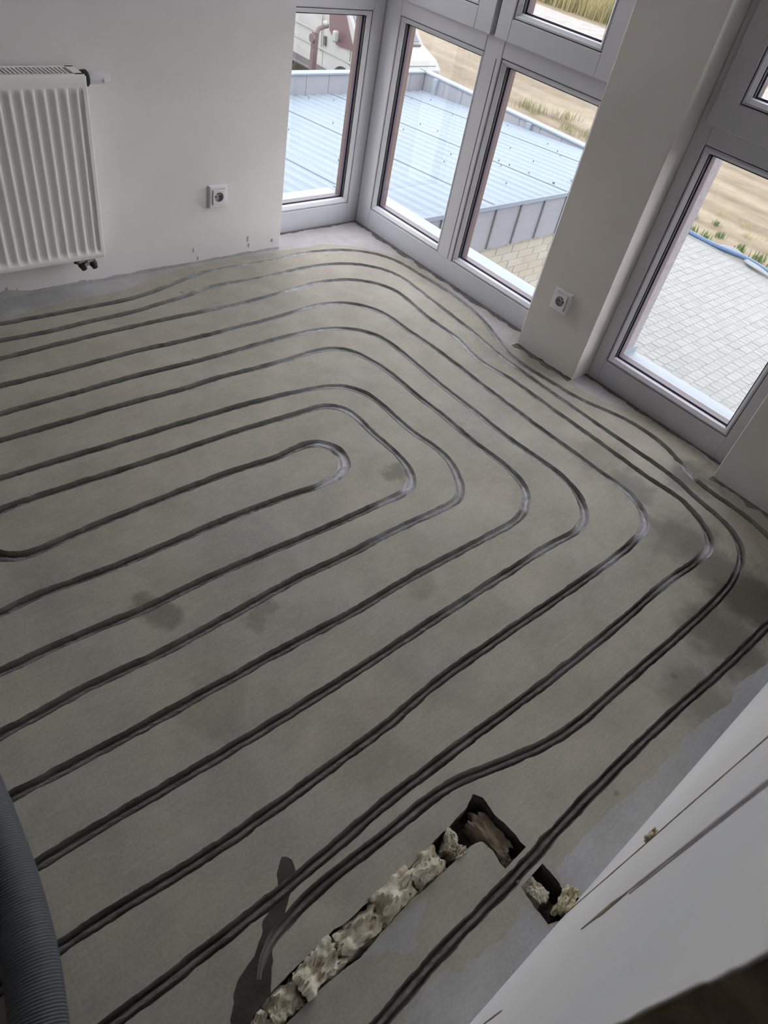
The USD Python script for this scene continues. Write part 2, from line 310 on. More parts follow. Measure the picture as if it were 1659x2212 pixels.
GROOVES[4]=[(0.457,1.981),(0.591,1.978),(0.736,1.981),(0.893,1.984),(1.082,1.976),(1.265,1.976),(1.464,1.976),(1.577,1.986),(1.691,1.99),(1.763,1.971),(1.828,1.94),(1.875,1.882),(1.901,1.819),(1.905,1.704),(1.916,1.581),(1.914,1.451),(1.913,1.326),(1.906,1.202),(1.907,1.12),(1.905,1.009),(1.909,0.907),(1.908,0.804),(1.91,0.688),(1.915,0.618),(1.903,0.562),(1.874,0.503),(1.845,0.472),(1.787,0.446),(1.707,0.435),(1.565,0.432),(1.466,0.431),(1.326,0.432),(1.205,0.436),(1.072,0.437),(0.949,0.438),(0.832,0.435),(0.71,0.423),(0.613,0.424),(0.521,0.422),(0.391,0.419),(0.246,0.426),(0.17,0.429),(0.087,0.437),(0.017,0.441),(-0.03,0.441),(-0.093,0.448),(-0.111,0.445),(-0.153,0.442)]
GROOVES[5]=[(0.408,1.847),(0.539,1.852),(0.677,1.851),(0.828,1.855),(1.008,1.846),(1.184,1.845),(1.375,1.846),(1.474,1.844),(1.573,1.834),(1.66,1.804),(1.715,1.766),(1.747,1.729),(1.767,1.685),(1.77,1.587),(1.767,1.455),(1.757,1.293),(1.757,1.176),(1.758,1.121),(1.754,1.008),(1.764,0.89),(1.769,0.794),(1.762,0.725),(1.728,0.648),(1.694,0.604),(1.638,0.575),(1.586,0.567),(1.504,0.575),(1.367,0.574),(1.222,0.574),(1.109,0.574),(1.004,0.574),(0.884,0.572),(0.773,0.57),(0.621,0.572),(0.515,0.572),(0.414,0.576),(0.31,0.577),(0.193,0.582),(0.099,0.587),(-0.004,0.588),(-0.058,0.589),(-0.103,0.589)]
GROOVES[6]=[(0.366,1.734),(0.488,1.728),(0.623,1.733),(0.764,1.73),(0.939,1.724),(1.067,1.728),(1.195,1.72),(1.335,1.718),(1.459,1.716),(1.543,1.702),(1.583,1.672),(1.619,1.577),(1.633,1.528),(1.632,1.433),(1.631,1.325),(1.631,1.165),(1.626,1.024),(1.63,0.923),(1.626,0.844),(1.602,0.784),(1.572,0.749),(1.526,0.719),(1.462,0.701),(1.384,0.7),(1.266,0.704),(1.135,0.709),(1.023,0.712),(0.89,0.709),(0.794,0.709),(0.662,0.715),(0.538,0.717),(0.451,0.718),(0.371,0.721),(0.254,0.722),(0.138,0.723),(0.055,0.73),(0.007,0.733),(-0.051,0.737)]
GROOVES[7]=[(0.31,1.583),(0.427,1.58),(0.551,1.576),(0.685,1.572),(0.851,1.569),(0.968,1.566),(1.088,1.557),(1.216,1.548),(1.319,1.529),(1.391,1.508),(1.445,1.468),(1.472,1.402),(1.473,1.284),(1.472,1.168),(1.484,1.07),(1.477,1.01),(1.448,0.94),(1.413,0.895),(1.37,0.862),(1.303,0.858),(1.214,0.864),(1.127,0.865),(1.022,0.867),(0.882,0.868),(0.775,0.873),(0.636,0.867),(0.541,0.865),(0.452,0.864),(0.325,0.862),(0.228,0.871),(0.133,0.867),(0.044,0.864),(-0.008,0.863)]
GROOVES[8]=[(0.31,1.47),(0.382,1.471),(0.5,1.464),(0.628,1.461),(0.789,1.458),(0.901,1.456),(0.981,1.456),(1.1,1.447),(1.229,1.439),(1.294,1.432),(1.336,1.394),(1.349,1.349),(1.347,1.253),(1.346,1.139),(1.338,1.075),(1.317,1.021),(1.286,0.986),(1.243,0.971),(1.176,0.971),(1.113,0.975),(0.966,0.977),(0.854,0.982),(0.75,0.988),(0.65,0.991),(0.526,0.995),(0.419,0.991),(0.288,1.001),(0.189,1.003),(0.095,1.003),(0.041,1.003)]
GROOVES[9]=[(0.337,1.469),(0.31,1.47),(0.267,1.466),(0.24,1.453),(0.197,1.419),(0.186,1.362),(0.213,1.32),(0.254,1.292),(0.308,1.293),(0.394,1.296),(0.485,1.302),(0.581,1.304),(0.701,1.304),(0.81,1.306),(0.92,1.3),(0.995,1.293),(1.06,1.298),(1.141,1.29),(1.181,1.256),(1.184,1.203),(1.165,1.161),(1.118,1.135),(1.061,1.127),(0.962,1.132),(0.854,1.143),(0.746,1.145),(0.612,1.146),(0.499,1.146),(0.411,1.148),(0.329,1.151),(0.252,1.156),(0.228,1.16),(0.151,1.152),(0.091,1.15)]
GROOVES[10]=[(1.801,0.017),(1.673,0.017),(1.535,0.022),(1.408,0.027),(1.286,0.03),(1.171,0.038),(1.04,0.039),(0.928,0.037),(0.847,0.036),(0.762,0.031),(0.676,0.031),(0.592,0.031),(0.467,0.031),(0.347,0.022),(0.289,0.019)]
TRENCH_OUT=[(0.155,0.151),(0.175,0.161),(0.204,0.167),(0.221,0.171),(0.259,0.175),(0.305,0.176),(0.358,0.177),(0.422,0.175),(0.481,0.175),(0.539,0.172),(0.593,0.172),(0.611,0.178),(0.667,0.179),(0.713,0.186),(0.746,0.198),(0.756,0.178),(0.752,0.147),(0.754,0.095),(0.756,0.045),(0.758,-0.01),(0.756,-0.057),(0.771,-0.078)]
TRENCH_IN=[(0.715,-0.08),(0.696,-0.072),(0.681,-0.066),(0.683,-0.029),(0.693,0.016),(0.689,0.051),(0.694,0.094),(0.69,0.117),(0.666,0.127),(0.622,0.124),(0.595,0.124),(0.498,0.128),(0.434,0.122),(0.374,0.116),(0.325,0.121),(0.275,0.122),(0.239,0.12),(0.202,0.12),(0.172,0.117)]
BAND_W=[(1.793,-0.046),(1.67,-0.047),(1.535,-0.028),(1.455,-0.043),(1.401,-0.036),(1.267,-0.018),(1.233,-0.028),(1.094,-0.024),(1.029,-0.018),(0.97,-0.009),(0.868,-0.009),(0.771,-0.011),(0.767,-0.025),(0.751,-0.099),(1.715,-0.109)]
BAND_K=[(0.678,-0.063),(0.672,-0.02),(0.647,-0.005),(0.663,-0.016),(0.602,-0.027),(0.561,-0.017),(0.54,-0.018),(0.51,-0.011),(0.499,-0.016),(0.465,0.01),(0.43,0.01),(0.383,0.001),(0.345,-0.005),(0.414,-0.082),(0.709,-0.085)]
ISLAND_G=[(0.61,0.123),(0.59,0.122),(0.529,0.115),(0.493,0.115),(0.43,0.118),(0.372,0.115),(0.391,0.105),(0.413,0.091),(0.436,0.066),(0.458,0.065),(0.47,0.084),(0.505,0.096),(0.528,0.108),(0.546,0.12),(0.579,0.12)]
WET=[(0.351,0.335),(0.366,0.321),(0.357,0.297),(0.323,0.268),(0.298,0.248),(0.27,0.233),(0.235,0.202),(0.216,0.171),(0.185,0.162),(0.167,0.156),(0.144,0.175),(0.164,0.204),(0.189,0.222),(0.226,0.232),(0.25,0.249),(0.281,0.271),(0.312,0.286),(0.333,0.315)]
BAND_L=[(0.473,2.339),(0.592,2.344),(0.689,2.356),(0.792,2.371),(0.928,2.372),(1.036,2.373),(1.169,2.413),(1.328,2.446),(1.526,2.454),(1.798,2.437),(1.844,2.493),(0.647,2.491),(0.525,2.49)]
BAND_S=[(1.815,2.451),(1.918,2.438),(2.046,2.433),(2.17,2.379),(2.245,2.308),(2.324,2.21),(2.341,2.071),(2.328,1.868),(2.307,1.705),(2.266,1.573),(2.235,1.472),(2.234,1.41),(2.245,1.379),(2.367,1.447),(2.423,2.645),(1.901,2.623),(1.789,2.46)]
BAND_S3=[(2.271,1.112),(2.262,1.074),(2.261,1.027),(2.277,0.959),(2.349,0.832),(2.376,0.7),(2.353,0.545),(2.332,0.479),(2.459,0.486),(2.411,1.14)]
HOSE=[(-0.024,0.826),(-0.027,0.757),(-0.031,0.693),(-0.033,0.605),(-0.049,0.493),(-0.069,0.403),(-0.084,0.35),(-0.102,0.291)]
DUST=[(1.158,1.175,0.07,1),(1.168,1.271,0.05,0.9),(1.075,1.126,0.05,0.9),(1.287,0.992,0.07,0.9),(1.321,1.084,0.06,0.6),(1.18,0.968,0.06,0.7),(1.409,0.897,0.06,0.7),(1.472,1.024,0.09,0.6),(1.563,0.746,0.08,0.8),(1.665,0.59,0.08,0.8),(1.828,0.468,0.09,0.9),(1.892,0.603,0.1,0.8),(1.922,0.282,0.05,0.9),(1.953,0.184,0.04,0.5),(1.688,1.983,0.14,0.8),(1.865,2.39,0.14,0.8),(1.696,2.122,0.14,0.9),(1.569,1.826,0.14,0.8),(2.045,1.498,0.12,0.9),(2.039,1.337,0.08,0.9),(1.895,1.815,0.12,0.6),(1.864,1.637,0.12,0.5),(1.74,1.448,0.16,0.55),(1.755,1.214,0.18,0.6),(1.432,1.209,0.14,0.65),(1.356,1.362,0.07,0.85),(1.617,1.575,0.12,0.6),(1.483,1.125,0.14,0.55),(1.461,0.558,0.1,0.6),(1.383,0.693,0.1,0.5),(1.291,0.86,0.1,0.55),(1.106,0.863,0.1,0.5),(1.595,0.432,0.08,0.7),(1.685,0.291,0.07,0.6),(2.152,1.467,0.12,0.7),(2.12,1.334,0.08,0.8),(1.496,1.7,0.1,0.5),(1.381,1.497,0.1,0.5),(2.219,0.535,0.05,0.9),(1.177,0.577,0.1,0.35),(1.066,0.575,0.05,0.4),(1.228,0.276,0.14,0.3),(1.934,0.711,0.12,0.5)]

# ---------------------------------------------------------------- room shell
YW, XP, XF, YF = 2.473, 2.275, 2.385, 2.605       # radiator wall, piers, frames of windows 2 and 3, frame of window 1
YN, XE, ZC, XB = -0.076, 0.20, 2.70, -2.40        # near white wall, its open end, ceiling, back wall
XO, YO, ZTOP = 2.66, 2.90, 2.45                   # outer faces, window heads

floor = thing('floor', 'grey screed floor milled with rows of curving heating grooves', None, kind='structure')
room = unary_union([sbox(XB, YN, XP, YW), sbox(XP - .01, .465, XF - .007, 1.112), sbox(XP - .01, 1.405, XF - .007, YF - .007), sbox(1.83, YW - .01, XF - .007, YF - .007)])

def spline(pts, step):
    p = np.array(pts, float)
    tck, u = splprep(p.T, s=len(p) * 1.2e-6, k=3)
    q = np.array(splev(np.linspace(0, 1, 3000), tck)).T
    s = np.r_[0, np.cumsum(np.linalg.norm(np.diff(q, axis=0), axis=1))]
    t = np.linspace(0, s[-1], int(s[-1] / step))
    return np.c_[np.interp(t, s, q[:, 0]), np.interp(t, s, q[:, 1])]
def extend(p, first, last, d):
    p = [np.array(x, float) for x in p]
    if first: p = [p[0] + (p[0] - p[1]) / np.linalg.norm(p[0] - p[1]) * t for t in (d, d / 2)] + p
    if last: p = p + [p[-1] + (p[-1] - p[-2]) / np.linalg.norm(p[-1] - p[-2]) * t for t in (d / 2, d)]
    return p

groove_poly, lanes = [], []
for k, pts in GROOVES.items():
    pts = extend(pts, k in (1, 2, 3, 4, 5, 6, 7), k in (3, 4, 5, 6, 7, 8, 9, 10), 0.7)
    c = spline(pts, 0.009)
    t = np.gradient(c, axis=0); t /= np.linalg.norm(t, axis=1)[:, None]; n = np.c_[-t[:, 1], t[:, 0]]
    s = np.arange(len(c)) * 0.009
    curv = np.abs(np.gradient(np.unwrap(np.arctan2(t[:, 1], t[:, 0]))) / 0.009)
    curv = np.convolve(np.pad(curv, 12, mode='edge'), np.ones(25) / 25, 'valid')
    w = 0.0128 + np.clip(curv - 3, 0, 10) * 0.0009
    def nz(sd, f): return meshkit.fbm(np.c_[s * f, np.full(len(s), k * 7.7), np.full(len(s), sd * 1.0)], 4, sd) - .5
    lw, rw = w + nz(1, 28) * .006 + nz(2, 140) * .0026, w + nz(3, 28) * .006 + nz(4, 140) * .0026
    depth = np.full(len(c), 1.0)
    if k in (1, 2, 3):     # barely cut along the first window recess
        d0 = np.clip(1 - np.hypot(c[:, 0] - (1.62, 1.62, 1.60)[k - 1], c[:, 1] - (2.47, 2.36, 2.24)[k - 1]) / (.26, .16, .12)[k - 1], 0, 1)
        depth = 1 - np.array([.78, .55, .4][k - 1]) * np.minimum(1, 2 * d0)
        lw, rw = lw * (1 - .45 * np.minimum(1, 2 * d0)), rw * (1 - .45 * np.minimum(1, 2 * d0))
    for x, y, r, a in DUST:     # milling dust left in the groove
        depth = np.minimum(depth, 1 - .55 * a * np.clip((r * 1.2 - np.hypot(c[:, 0] - x, c[:, 1] - y)) / (r * .6), 0, 1))
    near = np.clip(np.minimum((c[:, 0] - 1.0) / .35, (c[:, 1] - .55) / .35), 0, 1); depth = depth * (1 - .42 * near)
    if k == 2:
        tp = np.interp(s, [0, s[-1] - .15, s[-1] - .01], [1, 1, .10]); depth, lw, rw = depth * tp, lw * np.sqrt(tp), rw * np.sqrt(tp)      # runs out in the damp streak
    lanes.append((k, c, n, lw, rw, depth, s))
    left, right = c + n * lw[:, None], c - n * rw[:, None]
    quads = [Polygon([left[i], left[i + 6 if i + 6 < len(c) else -1], right[i + 6 if i + 6 < len(c) else -1], right[i]]) for i in range(0)]
    seg = []
    for i in range(0, len(c) - 1, 24):
        j = min(i + 25, len(c)); g = Polygon(np.vstack([left[i:j], right[i:j][::-1]]))
        seg.append(g if g.is_valid else g.buffer(0))
    groove_poly.append(unary_union(seg).buffer(0.0002))
grooves_all = unary_union(groove_poly)

tin, tout = jag(TRENCH_IN, .006, .004, 3, closed=False), jag(TRENCH_OUT, .006, .004, 5, closed=False)
trench = Polygon(np.vstack([tout, [(.771, -.09), (.715, -.09)], tin, [(.0, .085), (.0, .13)]])).buffer(0)
trench = max(getattr(trench, 'geoms', [trench]), key=lambda g: g.area).intersection(sbox(-1, YN, 2, 2))
lane10 = unary_union([LineString(lanes[-1][1]).buffer(.021)])
bridge_zone = lane10.intersection(trench)
hole = trench.difference(bridge_zone)
base = room.difference(grooves_all).difference(hole)

wet = jag(list(Polygon(WET).buffer(.012).buffer(-.022).buffer(.012).exterior.coords)[:-1], .006, .007, 11)
band_w, band_k, isl = jag(BAND_W, .010, .006, 21), jag(BAND_K, .008, .006, 22), jag(ISLAND_G, .008, .004, 23)
band_l, band_s, band_s3 = jag(BAND_L, .012, .007, 24), jag(BAND_S, .012, .007, 25), jag(BAND_S3, .012, .006, 26)
def shade_strip(pts, w, seed):  # ragged floor strip, its dark colour standing in for contact shade
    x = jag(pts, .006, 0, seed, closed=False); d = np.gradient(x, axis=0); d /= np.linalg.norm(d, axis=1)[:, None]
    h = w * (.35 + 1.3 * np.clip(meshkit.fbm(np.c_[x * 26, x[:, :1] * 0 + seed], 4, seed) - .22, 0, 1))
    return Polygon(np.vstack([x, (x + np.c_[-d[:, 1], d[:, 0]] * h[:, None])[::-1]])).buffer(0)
shade_strips = unary_union([shade_strip([(1.832, YF - .007), (XF - .007, YF - .007)][::-1], .022, 41), shade_strip([(XF - .007, 1.405), (XF - .007, YF - .007)], .034, 42), shade_strip([(XF - .007, .465), (XF - .007, 1.112)], .026, 43), shade_strip([(XP, 1.112), (XP, 1.405)], .034, 44), shade_strip([(XP, .0), (XP, .465)], .030, 45)])
grey = unary_union([band_w, band_k, isl, band_l]).difference(shade_strips); pale = unary_union([band_s, band_s3]).difference(grey).difference(shade_strips)
wetp = wet.difference(grey).difference(shade_strips)
obj('screed', flat(base.difference(unary_union([grey, pale, wetp, shade_strips])), 0.0), M['screed'], floor)
obj('cement_edge', flat(base.intersection(grey), 0.0), M['cement'], floor, label='rough grey unpolished cement along the walls')
obj('dusty_edge', flat(base.intersection(pale), 0.0), M['dust'], floor, label='pale dusty strip in the window recesses')
obj('dirt_line', flat(base.intersection(shade_strips), 0.0), M['smear_shade'], floor, label='ragged dark strip of painted contact shade along the foot of the windows and piers')
obj('damp_patch', flat(base.intersection(wetp), 0.0), M['wet'], floor, label='dark damp streak')

prof = np.array([(-1, 0), (-.93, -.40), (-.82, -.88), (-.62, -1.0), (-.46, -.86), (-.28, -.54), (0, -.44), (.28, -.54), (.46, -.86), (.62, -1.0), (.82, -.88), (.93, -.40), (1, 0)])
for k, c, n, lw, rw, depth, s in lanes:
    rows = []
    for u, zz in prof:
        wob = (meshkit.fbm(np.c_[s * 75, np.full(len(s), u * 6.0), np.full(len(s), k * 3.1)], 4, 8) - .5)
        side = (lw if u >= 0 else rw) * abs(u)
        p = c + n * (np.sign(u) * side)[:, None]
        z = zz * .023 * depth + (wob * .0105 * depth if abs(u) < 1 else 0)
        rows.append(np.c_[p, np.minimum(z, 0.0)])
    P, m = len(prof), len(c); v = np.stack(rows, 1).reshape(-1, 3)
    i = np.arange((m - 1))[:, None] * P + np.arange(P - 1)[None]
    f = np.concatenate([np.stack([i, i + 1, i + P], -1).reshape(-1, 3), np.stack([i + 1, i + P + 1, i + P], -1).reshape(-1, 3)])
    tm = trimesh.Trimesh(v, f, process=False)
    if tm.face_normals[:, 2].mean() < 0: tm.invert()
    inside = np.array([True] * len(v))
    g_ = usdkit.mesh(stage, numbered('/World/floor/groove'), tm, M['groove'])
    P2 = tm.vertices; dust = np.zeros(len(P2)); wob = meshkit.fbm(P2 * 22, 4, 31) - .5
    for x, y, r, a in DUST:
        d = np.hypot(P2[:, 0] - x, P2[:, 1] - y) + wob * .10
        dust = np.maximum(dust, a * np.clip((r * 1.15 - d) / (r * .7), 0, 1))
    near = np.clip((np.minimum((P2[:, 0] - 1.0) / .35, (P2[:, 1] - .55) / .35)), 0, 1)      # finer dust blown along the window side
    dust = np.maximum(dust, near * np.clip(.52 + 1.0 * wob, .15, .9))
    crest = np.tile(np.interp(np.abs(prof[:, 0]), [0, .28, .46, .82, .93, 1], [.34, .22, 0, 0, .14, .20]), len(c))
    dust = np.maximum(dust, crest * np.clip(1 + 2.2 * wob, 0, 1.4))
    if k == 2: dust *= np.repeat(np.interp(s, [0, s[-1] - .2, s[-1] - .1], [1, 1, 0]), P)
    dust *= np.clip(.8 + 1.2 * (meshkit.fbm(P2 * 90, 3, 6) - .5), .2, 1)
    UsdGeom.PrimvarsAPI(g_).CreatePrimvar('dust', Sdf.ValueTypeNames.FloatArray, 'vertex').Set(Vt.FloatArray.FromNumpy(dust.astype(np.float32)))
# trench: broken edges and bed
walls = []
for g in getattr(hole, 'geoms', [hole]):
    e = np.array(jag(list(g.exterior.coords)[:-1], .006, .0, 1).exterior.coords)[:, :2]
    rows = [np.c_[e, np.zeros(len(e))]]
    for r in range(1, 6):
        q = np.stack([meshkit.fbm(np.c_[e * 50, np.full(len(e), r * 3.3 + a)], 3, a) - .5 for a in (0, 1)], 1) * .012
        rows.append(np.c_[e + q, np.full(len(e), -.016 * r)])
    v = np.vstack(rows); m = len(e); i = np.arange(5)[:, None] * m + np.arange(m - 1)[None]
    f = np.concatenate([np.stack([i, i + m, i + 1], -1).reshape(-1, 3), np.stack([i + 1, i + m, i + m + 1], -1).reshape(-1, 3)])
    walls.append(trimesh.Trimesh(v, f, process=False))
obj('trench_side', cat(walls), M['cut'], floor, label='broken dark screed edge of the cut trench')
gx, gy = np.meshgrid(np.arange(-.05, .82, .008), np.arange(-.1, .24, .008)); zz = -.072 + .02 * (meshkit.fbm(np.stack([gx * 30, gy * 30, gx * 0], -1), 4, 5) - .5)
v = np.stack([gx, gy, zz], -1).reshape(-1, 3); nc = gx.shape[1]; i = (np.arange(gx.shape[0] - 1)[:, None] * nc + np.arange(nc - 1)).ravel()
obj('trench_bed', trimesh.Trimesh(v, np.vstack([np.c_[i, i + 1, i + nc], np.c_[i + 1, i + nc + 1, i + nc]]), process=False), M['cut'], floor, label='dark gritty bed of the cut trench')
bz = bridge_zone.difference(grooves_all)
obj('screed_bridge', prism(bridge_zone, -.05, -.024), M['cut'], floor, label='strip of screed left bridging the trench under the groove')
obj('subfloor', bx(XB - .1, -.30, -.30, XO - .02, YO - .02, -.095), M['cut'], floor)

# walls
wl = thing('wall_left', 'pale plastered wall behind the radiator', None, kind='structure')
obj('plaster', bx(XB - .1, YW, -.02, 1.832, YO, ZC + .1, .002), M['plaster'], wl)
obj('lintel', bx(1.832, YW, ZTOP, XO, YO, ZC + .1), M['plaster'], wl)
# crumbly foot of the plaster
pts = [(x, .0) for x in np.linspace(-1.5, 1.825, 5)]
xs = np.arange(-1.5, 1.826, .006)
hh = .010 + .030 * np.clip(meshkit.fbm(np.c_[xs * 9, xs * 0, xs * 0], 4, 3) - .35, 0, 1) + .012 * np.clip(meshkit.fbm(np.c_[xs * 60, xs * 0, xs * 0], 3, 4) - .5, 0, 1)
hh = hh * np.where(xs > .95, .55, 1.1)
foot = Polygon(np.r_[np.c_[xs, hh], [(1.825, -.005), (-1.5, -.005)]]).buffer(0)
fm = prism(foot, 0, .004); fm.vertices = np.c_[fm.vertices[:, 0], YW - fm.vertices[:, 2] * 1.0, fm.vertices[:, 1]]; fm.fix_normals()
obj('cement_foot', fm, M['cement'], wl, label='ragged grey cement line at the foot of the plaster')
for (x, z, h) in [(1.66, .055, .022), (1.665, .028, .016), (1.785, .035, .012), (1.40, .05, .016), (1.42, .012, .014), (.665, .02, .018), (.70, .018, .01)]:
    obj('chip', bx(x, YW - .0012, z, x + .004 + .003 * rng.random(), YW + .003, z + h), M['greyline'], wl)

wr = thing('wall_right', 'plastered window wall with a narrow pier between the windows', None, kind='structure')
obj('pier', bx(XP, 1.112, -.02, XO, 1.405, ZC + .1, .003), M['pier'], wr, label='narrow taupe plastered pier with a socket')
obj('pier', bx(XP, -.30, -.02, XO, .465, ZC + .1, .003), M['pier'], wr, label='taupe plastered pier at the right picture edge')
obj('lintel', bx(XP, .46, ZTOP, XO, 2.61, ZC + .1), M['pier'], wr)
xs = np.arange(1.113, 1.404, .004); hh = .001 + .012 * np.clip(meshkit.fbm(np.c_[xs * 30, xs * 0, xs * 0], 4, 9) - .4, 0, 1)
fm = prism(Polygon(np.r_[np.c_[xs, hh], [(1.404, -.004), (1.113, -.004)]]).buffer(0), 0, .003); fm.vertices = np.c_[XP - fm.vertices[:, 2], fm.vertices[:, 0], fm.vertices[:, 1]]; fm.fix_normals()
obj('cement_foot', fm, M['smear_shade'], wr, label='dark cement smudge at the foot of the pier')
for (a, b, y0, y1) in [(2.46, XO - .02, -.3, YO - .03)]:
    obj('facade', bx(a, y0, -3.2, b, y1, -.06), M['stucco'], wr)
obj('facade', bx(1.0, YO - .19, -3.2, 2.46, YO - .03, -.06), M['stucco'], wr)
for y in (1.100, .477):     # textured outer reveals, a little proud of the pier
    obj('outer_reveal', bx(XF + .085, min(y, y + (.012 if y > 1 else -.012)), .0, XO + .01, max(y, y + (.012 if y > 1 else -.012)), ZTOP), M['stucco'], wr, label='lilac stucco reveal outside the tall window')

wf = thing('wall_front', 'white plastered wall end by the doorway beside the camera', None, kind='structure')
zz = np.arange(0, ZC, .006); ex = XE + .004 + .011 * (meshkit.fbm(np.c_[zz * 26, zz * 0, zz * 0], 4, 2) - .5)
pl = prism(Polygon(np.r_[np.c_[ex, zz], [(XP + .01, ZC), (XP + .01, 0)]]).buffer(0), 0, .0016)
pl.vertices = np.c_[pl.vertices[:, 0], YN - pl.vertices[:, 2], pl.vertices[:, 1]]; pl.fix_normals()
obj('plaster', pl, M['whitewall'], wf)
obj('masonry', bx(XE + .004, -.30, -.02, XP + .02, YN - .0012, ZC + .1), M['darkbrick'], wf, label='rough dark raw masonry of the wall end')
gy, gz = np.meshgrid(np.r_[np.arange(-.30, YN - .008, .007), YN - .0012], np.arange(0, ZC, .007)); gx = XE + .004 - .010 * meshkit.fbm(np.stack([gy * 40, gz * 40, gy * 0], -1), 4, 6)
v = np.stack([gx, gy, gz], -1).reshape(-1, 3); nc = gx.shape[1]; i = (np.arange(gx.shape[0] - 1)[:, None] * nc + np.arange(nc - 1)).ravel()
obj('masonry_face', trimesh.Trimesh(v, np.vstack([np.c_[i, i + nc, i + 1], np.c_[i + 1, i + nc, i + nc + 1]]), process=False), M['darkbrick'], wf, smooth=True)
def scuff(x0, z0, z1, w, mat, seed):
    z = np.arange(z0, z1, .006); c = x0 + .006 * (meshkit.fbm(np.c_[z * 6, z * 0, z * 0], 3, seed) - .5)
    h = w * (.35 + 1.1 * np.clip(meshkit.fbm(np.c_[z * 30, z * 0 + seed, z * 0], 3, seed) - .15, 0, 1)) * np.minimum(1, np.minimum(z - z0 + .01, z1 - z + .01) / .05)
    m = prism(Polygon(np.r_[np.c_[c - h, z], np.c_[c + h, z][::-1]]).buffer(0), 0, .0012)
    m.vertices = np.c_[m.vertices[:, 0], YN + m.vertices[:, 2] - .0002, m.vertices[:, 1]]; m.fix_normals()
    obj('scuff_line', m, mat, wf, label='thin brown vertical scuff on the white wall' if mat is M['brownline'] else None)
scuff(.722, .0, 1.6, .0045, M['brownline'], 1); scuff(.492, .455, .60, .0095, M['brownline'], 2); scuff(.492, .57, 1.5, .0050, M['greyline'], 3); scuff(.478, .62, 1.5, .003, M['greyline'], 5); scuff(.388, .25, .335, .005, M['brownline'], 4)
obj('plaster', bx(XB - .1, -.30, -.02, -.75, YN, ZC + .1), M['whitewall'], wf)
obj('lintel', bx(-.76, -.30, 2.10, XE + .03, YN - .015, ZC + .1), M['whitewall'], wf)
wb = obj('wall_back', bx(XB - .1, -.30, -.02, XB, YO, ZC + .1), M['bare'], kind='structure', label='plain plastered wall behind the camera')
hall = thing('wall_hall', 'unlit hallway walls behind the doorway', None, kind='structure')
obj('plaster', cat([bx(-1.3, -2.0, -.02, 1.1, -1.9, ZC + .1), bx(-1.3, -1.9, -.02, -1.2, -.30, ZC + .1), bx(1.0, -1.9, -.02, 1.1, -.30, ZC + .1), bx(-1.3, -2.0, -.2, 1.1, -.30, -.0)]), M['bare'], hall)
obj('ceiling', bx(XB - .1, -2.0, ZC, XO, YO, ZC + .15), M['ceiling'], kind='structure', label='plain white ceiling above the picture')

